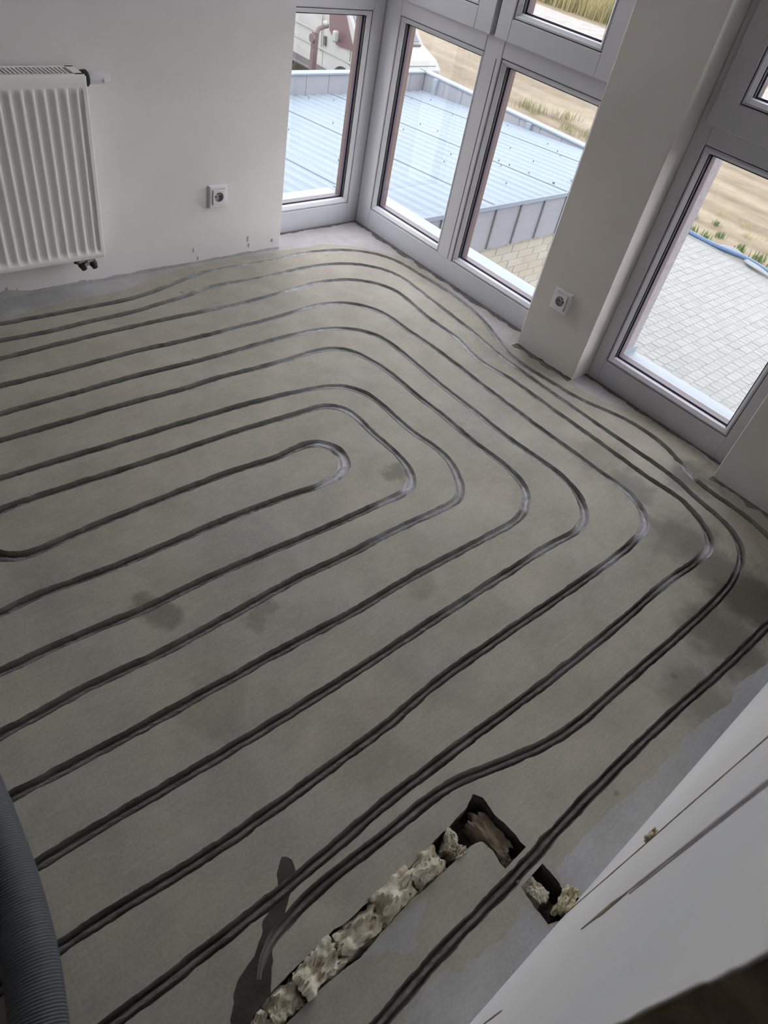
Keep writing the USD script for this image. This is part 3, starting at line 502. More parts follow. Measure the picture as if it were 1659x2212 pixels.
# ---------------------------------------------------------------- windows
def ring(u0, u1, z0, z1, prof):
    """A closed profile of (inset, depth) points carried round a rectangle with mitred corners."""
    v = np.array([[(u0 + d, w, z0 + d), (u1 - d, w, z0 + d), (u1 - d, w, z1 - d), (u0 + d, w, z1 - d)] for d, w in prof]).reshape(-1, 3)
    f, P = [], len(prof)
    for p in range(P):
        q = (p + 1) % P
        for k in range(4):
            n = (k + 1) % 4; f += [[p * 4 + k, p * 4 + n, q * 4 + n], [p * 4 + k, q * 4 + n, q * 4 + k]]
    m = trimesh.Trimesh(v, f, process=False); m.fix_normals(); return m
class Win:
    def __init__(self, name, label, fn):
        self.fn, self.root = fn, thing(name, label, None, kind='structure')
    def put(self, name, m, mat, parent=None, **kw): return obj(name, mapped(m, self.fn), mat, parent or self.root, **kw)
    def box(self, name, u0, u1, z0, z1, w0=0., w1=.075, c=.003, mat=None, parent=None, **kw): return self.put(name, bx(u0, w0, z0, u1, w1, z1, c), mat or M['pvc'], parent, **kw)
    def light(self, u0, u1, z0, z1, w=0.0, parent=None):
        """Bead, gaskets and double pane in an opening."""
        for u in (u0, u1):      # the joints that show are the upright ones
            self.put('outer_gasket', bx(u - .0004 if u == u0 else u - .0030, w + .0065, z0 + .004, u + .0030 if u == u0 else u + .0004, w + .05, z1 - .004), M['gasket'], parent)
            self.put('inner_gasket', bx(u + .0195 if u == u0 else u - .0240, w + .0185, z0 + .024, u + .0240 if u == u0 else u - .0195, w + .030, z1 - .024), M['gasket'], parent)
        self.put('glazing_bead', ring(u0, u1, z0, z1, [(.003, w + .005), (.009, w + .003), (.020, w + .014), (.022, w + .028), (.0029, w + .028)]), M['pvc'], parent)
        self.put('pane', bx(u0 + .006, w + .030, z0 + .006, u1 - .006, w + .034, z1 - .006), M['glass'], parent)
        self.put('spacer', ring(u0, u1, z0, z1, [(.006, w + .0345), (.0275, w + .0345), (.0275, w + .0495), (.006, w + .0495)]), M['spacer'], parent)
        self.put('pane', bx(u0 + .006, w + .050, z0 + .006, u1 - .006, w + .054, z1 - .006), M['glass'], parent)
        self.put('outer_leg', ring(u0, u1, z0, z1, [(-.004, w + .055), (.022, w + .055), (.022, w + .078), (-.004, w + .078)]), M['outleg'], parent, label='brown outer face of the frame')
    def sash(self, u0, u1, z0, z1, ou0, ou1, oz0, oz1, out=.013):
        m = bx(u0, -out, z0, u1, .06, z1, .004); hole = bx(ou0, -1, oz0, ou1, 1, oz1)
        fr = ring(ou0, ou1, oz0, oz1, [(0, -out + .003), (-.003, -out), (-(ou0 - u0), -out), (-(ou0 - u0), .06), (0, .06)]) if abs((ou0 - u0) - (oz0 - z0)) < 1e-4 and abs((ou0 - u0) - (u1 - ou1)) < 1e-4 else \
            cat([bx(u0, -out, z0, ou0, .06, z1, .003), bx(ou1, -out, z0, u1, .06, z1, .003), bx(ou0 - .003, -out, z0, ou1 + .003, .06, oz0, .003), bx(ou0 - .003, -out, oz1, ou1 + .003, .06, z1, .003)])
        s = self.put('sash', fr, M['pvc'])
        self.light(ou0, ou1, oz0, oz1, -out, s)
right_map = lambda v: np.c_[XF + v[:, 1], v[:, 0], v[:, 2]]
left_map = lambda v: np.c_[v[:, 0], YF + v[:, 1], v[:, 2]]
def frame(W, u0, u1, z1, ju0, ju1):
    W.put('frame', cat([bx(u0, 0, -.01, ju0, .08, z1, .003), bx(ju1, 0, -.01, u1, .08, z1, .003), bx(ju0 - .003, 0, -.01, ju1 + .003, .08, .089, .003), bx(ju0 - .003, 0, z1 - .07, ju1 + .003, .08, z1, .003)]), M['pvc'])
w1 = Win('window_1', 'white plastic window beside the radiator wall, garage roof behind its glass', left_map)
frame(w1, 1.76, 2.3835, ZTOP, 1.86, 2.320)
w1.box('transom', 1.86, 2.3195, .873, .953)
w1.light(1.86, 2.320, .089, .873)
w1.sash(1.80, 2.345, .935, ZTOP - .03, 1.885, 2.268, 1.010, ZTOP - .11)
w1.put('sill', trimesh.Trimesh(np.array([(u, w, z) for u in (1.78, 2.462) for (w, z) in ((.078, .050), (.33, .024), (.33, .014), (.325, .014), (.078, .040))]), process=False).convex_hull, M['alu'])
w2 = Win('window_2', 'white plastic corner window with two lower panes and a mullion', right_map)
frame(w2, 1.405, YF - .0015, ZTOP, 1.462, 2.512)
w2.box('mullion', 1.941, 2.031, .086, ZTOP - .07)
w2.box('transom', 2.031, 2.5125, .880, .955); w2.box('transom', 1.4615, 1.941, .880, .955)
w2.box('mullion_joint', 1.9635, 1.9655, .092, .872, -.0008, .002, 0, M['gasket'])
w2.light(2.031, 2.512, .089, .880); w2.light(1.462, 1.941, .089, .880)
w2.sash(2.012, 2.545, .935, ZTOP - .03, 2.098, 2.460, 1.006, ZTOP - .11)
w2.sash(1.436, 1.992, .935, ZTOP - .03, 1.525, 1.924, 1.006, ZTOP - .11)
w2.box('rebate_gasket', 1.9945, 2.0005, .94, ZTOP - .04, -.004, .002, 0, M['gasket'])
w2.put('sill', trimesh.Trimesh(np.array([(u, w, z) for u in (1.41, 2.90) for (w, z) in ((.078, .050), (.33, .024), (.33, .014), (.325, .014), (.078, .040))]), process=False).convex_hull, M['alu'])
w3 = Win('window_3', 'tall white plastic window right of the pier, paved yard behind its glass', right_map)
frame(w3, .465, 1.112, ZTOP, .523, 1.062)
w3.box('transom', .523, 1.062, .881, .960)
w3.light(.523, 1.062, .089, .881)
w3.sash(.500, 1.086, .935, ZTOP - .03, .577, 1.009, 1.011, ZTOP - .11)
w3.put('sill', trimesh.Trimesh(np.array([(u, w, z) for u in (.478, 1.100) for (w, z) in ((.078, .052), (.315, .026), (.315, .014), (.31, .014), (.078, .042))]), process=False).convex_hull, M['alu'])
w3.put('sill_end', cat([bx(.478, .079, .026, .482, .315, .075, .001), bx(1.096, .079, .026, 1.100, .315, .055, .001)]), M['alu'])
w2.put('corner_post', bx(YF - .001, .001, -.01, YF + .079, .079, ZTOP, .003), M['pvc'])

# ---------------------------------------------------------------- radiator
RX0, RX1, RYF, RZ0, RZ1 = -0.02, 0.988, 2.366, 0.143, 0.724
rad = thing('radiator', 'white ribbed panel radiator hung on the pale wall', 'radiator')
def flute(x):
    t = ((x - (RX1 - .030)) / .0331) % 1.0
    return np.interp(t, [0, .07, .21, .44, .88, 1.0], [0, 0, 1, .97, 0, 0])
xs = np.linspace(RX0, RX1, int((RX1 - RX0) / .0331 * 16)); zs = np.r_[RZ0, RZ0 + .003, RZ0 + .012, .164, .170, .176, .184, .30, .45, .60, .668, .678, .686, .690, .700, RZ1 - .016, RZ1 - .013, RZ1 - .010, RZ1 - .003, RZ1]
env = np.interp(zs, [.166, .182, .672, .688], [0, 1, 1, 0]); edge = np.interp(zs, [RZ0, RZ0 + .012, RZ1 - .012, RZ1], [.008, 0, 0, .006]) + np.where(np.abs(zs - (RZ1 - .013)) < .001, .0018, 0)
fl = flute(xs) * (xs < RX1 - .014) * (xs > RX0 + .012)
y = RYF + edge[:, None] + .0080 * env[:, None] * fl[None]
v = np.stack([np.broadcast_to(xs, y.shape), y, np.broadcast_to(zs[:, None], y.shape)], -1).reshape(-1, 3); nc = len(xs)
i = (np.arange(len(zs) - 1)[:, None] * nc + np.arange(nc - 1)).ravel()
front = trimesh.Trimesh(v, np.vstack([np.c_[i, i + 1, i + nc], np.c_[i + 1, i + nc + 1, i + nc]]), process=False)
obj('front_panel', cat([front, bx(RX0, RYF + .011, RZ0, RX1, RYF + .014, RZ1)]), M['radwhite'], rad, smooth=50)
obj('rear_panel', bx(RX0, RYF + .078, RZ0, RX1, RYF + .090, RZ1 - .012, .004), M['radwhite'], rad)
obj('convector', cat([bx(x, RYF + .016, RZ0 + .03, x + .0012, RYF + .076, RZ1 - .02) for x in np.arange(RX0 + .02, RX1 - .02, .0125)]), M['raddark'], rad, label='dark folded convector sheets inside')
obj('side_cover', bx(RX1 - .002, RYF + .004, RZ0 + .004, RX1 + .004, RYF + .088, RZ1 - .004, .002), M['radwhite'], rad)
obj('side_cover', bx(RX0 - .004, RYF + .004, RZ0 + .004, RX0 + .002, RYF + .088, RZ1 - .004, .002), M['radwhite'], rad)
gr = obj('top_grille', cat([bx(RX0, RYF + .006, RZ1 - .012, RX1, RYF + .018, RZ1, .001), bx(RX0, RYF + .080, RZ1 - .012, RX1, RYF + .090, RZ1, .001), bx(RX1 - .028, RYF + .006, RZ1 - .012, RX1, RYF + .090, RZ1, .001)]), M['radwhite'], rad)
for x in np.arange(RX0 + .012, RX1 - .034, .0125):
    obj('slat', bx(x, RYF + .016, RZ1 - .008, x + .0055, RYF + .082, RZ1 - .001), M['radwhite'], gr)
va = obj('valve_head', lathe([(0, .0), (0, .0165), (.010, .0175), (.028, .0185), (.034, .0175), (.060, .0175), (.066, .0165), (.068, .0)], (RX1 + .028, RYF + .05, .701), (1, 0, .02)), M['whiteplastic'], rad, smooth=35, label='white plastic valve cap')
obj('collar', lathe([(0, .0), (0, .0225), (.005, .0235), (.015, .0235), (.019, .020), (.019, 0)], (RX1 + .008, RYF + .05, .701), (1, 0, 0)), M['black'], va, smooth=35, label='black valve collar')
obj('flat', bx(RX1 + .070, RYF + .030, .692, RX1 + .090, RYF + .036, .706, .002), M['radwhite'], va)
vb = obj('valve_block', cat([bx(.905, RYF + .040, .112, .965, RYF + .062, .140, .004), cyl((.935, RYF + .051, .118), (.935, RYF + .034, .112), .009)]), M['chrome'], rad, label='small metal valve block under the radiator')
for x in (.918, .958):
    obj('pipe_cap', cat([lathe([(0, 0), (0, .013), (.014, .0145), (.022, .011), (.030, .010), (.030, 0)], (x, RYF + .051, .116), (.35, -.1, -1), 20), cyl((x - .022, RYF + .045, .122), (x + .002, RYF + .05, .110), .0065, 14)]), M['black'], vb, smooth=35, label='black plug on the valve block')
obj('bracket', cat([bx(x, RYF + .088, .20, x + .03, YW - .0004, .62, .002) for x in (.10, .80)]), M['radwhite'], rad)

# ---------------------------------------------------------------- sockets
def socket(label, fn):
    s = thing('wall_socket', label, 'socket')
    def put(n, m, mt, parent=s, **k): return obj(n, mapped(m, fn), mt, parent, **k)
    put('cover_frame', cat([ring(-.041, .041, -.0435, .0435, [(0, -.0006), (.002, -.009), (.004, -.0105), (.013, -.0105), (.0135, -.009), (.0135, -.0006)])]), M['whiteplastic'])
    put('insert', cat([ring(-.0265, .0265, -.029, .029, [(0, -.001), (.0, -.0135), (.0015, -.0148), (.0065, -.0148), (.0065, -.001)]),
                       ]), M['whiteplastic'])
    t = np.linspace(0, 2 * np.pi, 40, endpoint=False)
    pl = sbox(-.0205, -.023, .0205, .023).difference(Polygon(np.c_[np.cos(t), np.sin(t)] * .0192))
    m = prism(pl, 0, .0138); m.vertices = np.c_[m.vertices[:, 0], -m.vertices[:, 2] - .001, m.vertices[:, 1]]; m.fix_normals()
    put('faceplate', m, M['whiteplastic'])
    w = put('recess', lathe([(.0, 0), (.0, .0193), (.0125, .0198), (.0125, .0188), (.003, .0182), (.003, 0)], (0, -.001, 0), (0, -1, 0)), M['socketwell'], label='round grey recess of the socket')
    for dx in (-.0095, .0095): put('pin_hole', cyl((dx, -.0038, -.002), (dx, -.0046, -.002), .0030, 14), M['black'], w)
    put('earth_pin', cyl((0, -.003, .0105), (0, -.0135, .0105), .0024, 12), M['chrome'], w)
socket('white wall socket right of the radiator on the pale wall', lambda v: v + np.array([1.512, YW, .264]))
socket('white wall socket on the narrow pier between the windows', lambda v: np.c_[XP + v[:, 1], 1.2765 - v[:, 0], v[:, 2] + .2585])

# ---------------------------------------------------------------- vacuum hose on the floor
hp = [(x, y, .043) for x, y in HOSE]
hp = np.array([hp[0]] + hp, float); hp[0] = hp[1] + (hp[1] - hp[2]) * 2.5
tck, u = splprep(hp.T, s=1e-4, k=3); q = np.array(splev(np.linspace(0, 1, 2000), tck)).T
sl = np.r_[0, np.cumsum(np.linalg.norm(np.diff(q, axis=0), axis=1))]; tt = np.arange(0, sl[-1], .00125)
q = np.stack([np.interp(tt, sl, q[:, k]) for k in range(3)], 1); q[:, 2] = .0425
obj('vacuum_hose', sweep(q, .04, 28, .0408 + .0010 * np.cos(2 * np.pi * tt / .0050)), M['hose'], smooth=70, label='grey ribbed plastic hose lying over the grooves at the left picture edge', category='hose')

# ---------------------------------------------------------------- foam in the trench
def chunk(label, name, at, size, rot, mat, seed, cat_='foam', rough=.40):
    m = trimesh.creation.box(extents=(1, 1, 1))
    for _ in range(4): m = m.subdivide()
    v = m.vertices; r = np.linalg.norm(v, axis=1)[:, None]
    v = v * (.80 + .20 * .62 / np.maximum(r, .5))
    n = m.vertex_normals
    d = meshkit.fbm(v * 3.2 + seed * 5.1, 4, seed) - .5
    d2 = np.abs(meshkit.fbm(v * 7.0 + seed, 3, seed + 50) - .5)
    v = (v + n * (d * rough * 2 - d2[:] * rough)[:, None]) if d.ndim == 1 else v
    v = v * np.array(size); a = math.radians(rot); R = np.array([[math.cos(a), -math.sin(a), 0], [math.sin(a), math.cos(a), 0], [0, 0, 1]])
    v = v @ R.T
    v[:, 2] -= v[:, 2].min(); v = v + np.array(at)
    return obj(name, trimesh.Trimesh(v, m.faces, process=False), mat, smooth=45, label=label, category=cat_)
ZB = -.074
chunk('cream foam lump at the bottom picture edge of the trench', 'foam_chunk', (.168, .138, ZB), (.050, .040, .062), 8, M['foam'], 1)
chunk('cream foam lump beside the damp streak, second from the picture bottom', 'foam_chunk', (.226, .147, ZB), (.052, .046, .064), -6, M['foam'], 2)
chunk('long cream foam strip with a torn top, third from the picture bottom', 'foam_chunk', (.300, .149, ZB), (.082, .050, .066), 3, M['foam'], 3)
chunk('long smooth cream foam strip in the middle of the trench', 'foam_chunk', (.392, .149, ZB), (.090, .050, .066), -2, M['foam'], 4)
chunk('pale torn foam block with a ledge, upper middle of the trench', 'foam_chunk', (.485, .152, ZB), (.084, .050, .067), 2, M['foam'], 5)
chunk('cream foam block at the upper end of the long foam row', 'foam_chunk', (.566, .150, ZB), (.066, .046, .068), 0, M['foam'], 6)
chunk('small pointed cream foam scrap standing near the trench corner', 'foam_scrap', (.640, .157, ZB), (.034, .026, .064), 30, M['foam'], 7, rough=.4)
chunk('small cream foam scrap against the slab edge', 'foam_scrap', (.640, .133, ZB), (.030, .018, .066), -10, M['foam'], 8, rough=.4)
chunk('flat tan insulation slab in the short arm of the trench', 'insulation_slab', (.726, .118, ZB), (.040, .100, .050), 4, M['tanfoam'], 9, 'insulation')
chunk('narrow tan insulation sliver before the groove strip', 'insulation_slab', (.712, .060, ZB), (.024, .044, .042), -8, M['tanfoam'], 10, 'insulation')
chunk('cream foam piece between the groove strip and the white wall', 'foam_chunk', (.714, -.008, ZB), (.034, .052, .058), 6, M['foam'], 11)
chunk('grey brown rubble piece at the wall end of the trench', 'rubble_piece', (.712, -.052, ZB), (.034, .030, .040), 0, M['cut'], 12, 'rubble')
chunk('yellow foam clump stuck at the foot of the white wall', 'foam_clump', (.742, -.064, -.03), (.050, .024, .045), 12, M['yellowfoam'], 13, rough=.45)
chunk('tiny yellow foam blob sticking to the white wall above the floor', 'foam_blob', (.735, YN + .002, .352), (.016, .010, .022), 0, M['yellowfoam'], 14, rough=.4)

# ---------------------------------------------------------------- garage outside
GX0, GX1, GY0, GY1, ZG = 2.2, 7.58, 3.75, 7.35, -3.2
roof_z = lambda y: -0.705 - 0.068 * (y - GY0)
gar = thing('garage', 'low cream brick garage with a white corrugated metal roof and grey parapet', 'garage')
obj('wall', cat([bx(GX0, GY0 + .006, ZG, GX1 + .06, GY0 + .20, -1.0), bx(GX0, GY0 + .05, ZG, GX0 + .15, GY1 + .06, -1.0), bx(GX1 - .1, GY0 + .05, ZG, GX1 + .06, GY1 + .06, -1.0), bx(GX0, GY1 - .1, ZG, GX1 + .06, GY1 + .06, -1.0)]), M['mortar'], gar)
bw, bh, rest, count, heads = .2325, .0775, [], 0, []
for row in range(27):
    zt = -1.037 - row * bh; x = GX0 - (.116 if row % 2 else 0) + .11
    while x < GX1 + .05:
        xa, xb = max(x + .003, GX0), min(x + bw - .003, GX1 + .06)
        if xb - xa > .04:
            dy = .004 * rng.random()
            m = bx(xa, GY0 - dy * .5, zt - bh + .003, xb, GY0 + .05, zt - .003, .003); heads.append(bx(xb + .001, GY0 + .001, zt - bh + .006, xb + .005, GY0 + .03, zt - .006))
            if count < 290 and 3.6 < x < 7.4 and row < 17: obj('brick', m, M[f'brick{rng.integers(3)}'], gar); count += 1
            else: rest.append(m)
        x += bw
obj('brickwork', cat(rest), M['brick1'], gar, kind='stuff')
obj('head_joints', cat(heads), M['seam'], gar, kind='stuff')
# fascia panels along the near edge
x = 5.005 - .3365 * 9
while x < GX1 + .02:
    xb = min(x + .3365, GX1 + .06)
    obj('fascia_panel', bx(x + .002, GY0 - .03, -1.075, xb - .002, GY0 - .018, -.70, .001), M['fascia'], gar)
    obj('fascia_seam', bx(x - .009, GY0 - .046, -1.073, x + .009, GY0 - .019, -.702, .002), M['seam'], gar)
    x += .3365
obj('drip_edge', bx(GX0, GY0 - .045, -.716, GX1 + .06, GY0 - .024, -.678, .002), M['coping'], gar)
# corrugated sheets
sx = [2.2, 2.895, 3.94, 4.985, 6.03, 7.075, 7.585]
for a, b in zip(sx[:-1], sx[1:]):
    b2 = b + .03 if b < 7.5 else b
    n = int((b2 - a) / .1306 * 8); u = np.linspace(a, b2, n + 1)
    ph = ((u - 2.895) / .1306) % 1.0
    h = np.interp(ph, [0, .18, .34, .66, .82, 1], [0, 0, 1, 1, 0, 0]) * .012 + np.clip((u - a) / (b2 - a), 0, 1) * .006
    ys = np.linspace(GY0 - .02, GY1 - .005, 6)
    top = np.array([[(X_, Y_, roof_z(Y_) + H_) for X_, H_ in zip(u, h)] for Y_ in ys]).reshape(-1, 3)
    nc = len(u); i = (np.arange(len(ys) - 1)[:, None] * nc + np.arange(nc - 1)).ravel()
    f = np.vstack([np.c_[i, i + 1, i + nc], np.c_[i + 1, i + nc + 1, i + nc]])
    bot = top - [0, 0, .0025]; m = trimesh.Trimesh(np.vstack([top, bot]), np.vstack([f, f[:, ::-1] + len(top)]), process=False)
    sh = obj('roof_sheet', m, M['roof'], gar, smooth=25)
    if b < 7.5: obj('lap_seam', bx(b + .020, GY0 - .02, 0, b + .034, GY1 - .01, .004).apply_transform(np.array([[1, 0, 0, 0], [0, 1, 0, 0], [0, -.068, 1, -.705 + .068 * GY0 + .010], [0, 0, 0, 1.0]])), M['seam'] if False else M['coping'], sh)
    sc = []
    for _ in range(int(16 * (b - a))):
        y = rng.uniform(GY0 + .1, GY1 - .15); k = rng.integers(0, max(1, int((b - a) / .1306))); xx = a + (k + .5) * .1306 - ((a - 2.895) % .1306)
        sc.append(cyl((xx, y, roof_z(y) + .010), (xx, y, roof_z(y) + .030), .006, 8))
    obj('screws', cat(sc), M['screw'], sh, kind='stuff')
# parapets at the back and on the far side
x = 5.66 - .3325 * 11
while x < GX1 - .02:
    xb = min(x + .3325, GX1); obj('parapet_panel', bx(max(x, GX0) + .003, GY1, -1.15, xb - .003, GY1 + .012, -.735, .001), M['fascia'], gar); x += .3325
y = 7.30 - .327 * 11
while y < GY1 - .02:
    yb = min(y + .327, GY1)
    obj('parapet_panel', bx(GX1, max(y, GY0 - .03) + .003, -1.15, GX1 + .012, yb - .003, -.735, .001), M['fascia'], gar); y += .327
obj('parapet_core', cat([bx(GX0, GY1 + .014, -1.15, GX1 + .09, GY1 + .09, -.735), bx(GX1 + .014, GY0 - .03, -1.15, GX1 + .09, GY1 + .09, -.735)]), M['seam'], gar)
obj('coping', cat([bx(GX0, GY1 - .014, -.736, GX1 + .014, GY1 + .11, -.715, .003), bx(GX1 - .014, GY0 - .05, -.736, GX1 + .11, GY1 + .11, -.715, .003)]), M['coping'], gar)
for yy in (7.09, 5.47): obj('brace', bx(GX1 - .05, yy - .012, -1.0, GX1, yy + .055, -.738, .003), M['coping'], gar)

# ---------------------------------------------------------------- ground, yard paving
obj('ground', bx(-60, -90, ZG - 1.0, 140, 140, ZG - .06), M['sand'], kind='structure', label='trodden sandy building plot around the house')
gx, gy = np.meshgrid(np.r_[14.3:36:.35], np.r_[-14:60:.5]); gz = ZG - .03 + .10 * (meshkit.fbm(np.stack([gx * .8, gy * .35, gx * 0], -1), 4, 3) - .5) * np.clip((gx - 14.3) / 2, 0, 1)
v = np.stack([gx, gy, gz], -1).reshape(-1, 3); nc = gx.shape[1]; i = (np.arange(gx.shape[0] - 1)[:, None] * nc + np.arange(nc - 1)).ravel()
obj('road', trimesh.Trimesh(v, np.vstack([np.c_[i, i + 1, i + nc], np.c_[i + 1, i + nc + 1, i + nc]]), process=False), M['sand'], smooth=True, kind='structure', label='tan sandy track with wheel ruts beyond the yard')
gx, gy = np.meshgrid(np.r_[27.5:33:.3], np.r_[2:45:.6]); gz = ZG + .02 + .25 * np.sin(np.clip((gx - 27.5) / 5.3, 0, 1) * np.pi) + .12 * (meshkit.fbm(np.stack([gx, gy, gx * 0], -1), 4, 8) - .5)
v = np.stack([gx, gy, gz], -1).reshape(-1, 3); nc = gx.shape[1]; i = (np.arange(gx.shape[0] - 1)[:, None] * nc + np.arange(nc - 1)).ravel()
obj('gravel_bank', trimesh.Trimesh(v, np.vstack([np.c_[i, i + 1, i + nc], np.c_[i + 1, i + nc + 1, i + nc]]), process=False), M['gravel'], smooth=True, kind='stuff', label='pale gravel bank along the far side of the track', category='gravel')
yard = thing('paving', 'pale grey block paving of the yard below the tall window', None, kind='structure')
obj('joint_sand', bx(2.66, -6, ZG - .2, 14.2, 16, ZG - .006), M['joint'], yard)
Rm = np.array([RIGHT, DOWN, FWD]); fpx = 1505.302
def px(p):
    q = Rm @ (np.array(p) - EYE); return 829.5 + fpx * q[0] / q[2], 1106 + fpx * q[1] / q[2]
cells, PX, PY = [], .112, .156
for r in range(int(8.5 / PY)):
    for c in range(int(11.4 / PX)):
        y0 = -1.6 + r * PY; x0 = 2.72 + c * PX + (PX / 2 if r % 2 else 0)
        if x0 + PX < 14.15 and y0 < 6.6 and not (y0 > GY0 - .25 and x0 < GX1 + .15): cells.append((x0, y0))
def rank(c):
    u, w = px((c[0] + .08, c[1] + .1, ZG)); return (0 if 1250 < u < 1700 and 250 < w < 1000 else 1, c[0] * c[0] + c[1] * c[1])
cells.sort(key=rank)
stone = bx(.0028, .0028, -.05, PX - .0028, PY - .0028, 0, .005)
stuff = {0: [], 1: [], 2: []}
for k, (x0, y0) in enumerate(cells):
    t = .006; dz = rng.uniform(-.004, .003)
    m = stone.copy().apply_translation([x0, y0, ZG + dz])
    i = rng.integers(3)
    if k < 300: obj('paver', m, M[f'paver{i}'], yard)
    else: stuff[i].append(m)
for i in stuff: obj('paver_field', cat(stuff[i]), M[f'paver{i}'], yard, kind='stuff')
kerb = obj('kerb', cat([bx(14.16, y, ZG - .2, 14.24, y + .99, ZG + .005, .006) for y in np.arange(-3, 8, 1.0)]), M['paver0'], yard)
pts = [(14.30, 7.0), (14.25, 5.88), (14.24, 5.4), (14.22, 5.05), (14.24, 4.55), (14.16, 4.0), (14.12, 3.3), (14.2, 2.4)]
c = spline(pts, .06); c3 = np.c_[c, ZG + .05 + .02 * np.sin(np.arange(len(c)) * .2)]
obj('blue_pipe', sweep(c3, .042, 10), M['bluepipe'], smooth=60, label='thin blue plastic pipe lying along the paving edge', category='pipe')
pts = [(14.26, 5.22), (14.36, 4.97), (14.32, 4.74), (14.10, 4.38), (14.02, 3.9), (14.0, 3.3)]
c = spline(pts, .05); wv = np.arange(len(c)) * .05
v = np.vstack([np.c_[c[:, 0] + o + .02 * np.sin(wv * 7 + o * 20), c[:, 1], ZG + .03 + hgt + .03 * np.abs(np.sin(wv * 5 + o * 9))] for o, hgt in ((-.04, 0), (-.02, .03), (.0, .045), (.02, .03), (.04, 0))])
n = len(c); i = (np.arange(4)[:, None] * n + np.arange(n - 1)).ravel()
obj('plastic_film', trimesh.Trimesh(v, np.vstack([np.c_[i, i + 1, i + n], np.c_[i + 1, i + n + 1, i + n]]), process=False), M['film'], smooth=True, label='crumpled strip of pale plastic film beside the blue pipe', category='plastic film')

# ---------------------------------------------------------------- grass
def tuft(n, h, spread, seed):
    r = np.random.default_rng(seed); vs, fs = [], []
    for k in range(n):
        a = r.uniform(0, 2 * np.pi); p = r.normal(0, spread, 2); l = h * r.uniform(.5, 1.1); lean = r.uniform(.05, .5) * l; w = r.uniform(.006, .011) * (1 + h)
        d = np.array([math.cos(a), math.sin(a)]); s = np.array([-d[1], d[0]])
        q = [np.r_[p + s * w, 0], np.r_[p - s * w, 0], np.r_[p + d * lean * .35 + s * w * .8, l * .6], np.r_[p + d * lean * .35 - s * w * .8, l * .6], np.r_[p + d * lean, l]]
        b = 5 * k; vs += q; fs += [[b, b + 1, b + 2], [b + 1, b + 3, b + 2], [b + 2, b + 3, b + 4]]
    return trimesh.Trimesh(np.array(vs), np.array(fs), process=False)
def tufts(name, label, group, mesh, mat, spots, category='grass tuft'):
    first = None
    for k, (x, y, sc) in enumerate(spots):
        if first is None:
            first = thing(name, label, category, group, loc=(x, y, ZG - .02)); obj('blades', mesh, mat, first)
        else: dup(first, name, (x, y, ZG - .02), float(rng.uniform(0, 360)), label, category, group, sc)
r_ = np.random.default_rng(4)
taken, dry_spots = [(14.42, 5.95), (14.42, 5.62), (14.75, 4.95), (14.62, 4.55), (14.5, 4.12), (14.95, 5.5), (15.5, 5.9), (15.3, 6.35)], []
while len(dry_spots) < 14:
    q = (14.55 + abs(r_.normal(0, .9)), r_.uniform(3.6, 6.4))
    if all(math.hypot(q[0] - t[0], q[1] - t[1]) > .46 for t in taken): taken.append(q); dry_spots.append((*q, r_.uniform(.6, 1.1)))
tufts('grass_tuft', 'green grass tuft on bare soil beside the blue pipe', 'green tufts by the blue pipe', tuft(30, .16, .07, 1), M['green_grass'], [(14.45, 5.95, 1), (14.45, 5.62, 1), (14.75, 4.95, 1.1), (14.62, 4.55, 1.2), (14.5, 4.12, 1.3), (14.95, 5.5, .9), (15.5, 5.9, .8), (15.3, 6.35, .8)])
tufts('dry_tuft', 'straw coloured dry grass tuft on the soil beyond the paving', 'dry tufts beyond the paving', tuft(22, .17, .12, 2), M['dry_grass'], dry_spots)
tufts('weed_clump', 'olive weed clump at the edge of the sandy track behind the garage', 'weeds behind the garage', tuft(34, .24, .13, 3), M['olive_grass'], [(17.35, 12.95, .8), (17.3, 12.45, 1.2), (17.85, 11.85, 1.1), (17.1, 11.25, .8), (17.2, 10.7, 1.0), (17.45, 10.2, .7)])
proto = UsdGeom.Xform.Define(stage, '/World/dry_grass_field')
setd(proto.GetPrim(), label='tall dry yellow grass beyond the gravel bank', category='grass', kind='stuff')
pi = UsdGeom.PointInstancer.Define(stage, '/World/dry_grass_field/blades')
for k, (mt, sd) in enumerate([('dry_grass', 11), ('olive_grass', 12), ('dry_grass', 13)]):
    usdkit.mesh(stage, f'/World/dry_grass_field/blades/clump_{k}', tuft(60, 1.0, .30, sd), M[mt])
pi.CreatePrototypesRel().SetTargets([Sdf.Path(f'/World/dry_grass_field/blades/clump_{k}') for k in range(3)])
N = 5200; gx = r_.uniform(34.6, 48, N); gy = r_.uniform(2, 48, N); nzv = meshkit.fbm(np.c_[gx * .25, gy * .25, gx * 0], 3, 2)
ids = np.where(nzv > .53, 1, np.where(r_.random(N) < .5, 0, 2))
pi.CreatePositionsAttr(Vt.Vec3fArray.FromNumpy(np.c_[gx, gy, np.full(N, ZG - .1)].astype(np.float32)))
pi.CreateProtoIndicesAttr(Vt.IntArray.FromNumpy(ids.astype(np.int32)))
sc = r_.uniform(.6, 1.3, N).astype(np.float32); pi.CreateScalesAttr(Vt.Vec3fArray.FromNumpy(np.c_[sc, sc, sc]))
an = r_.uniform(0, np.pi, N); pi.CreateOrientationsAttr(Vt.QuathArray([Gf.Quath(float(math.cos(a)), 0, 0, float(math.sin(a))) for a in an]))

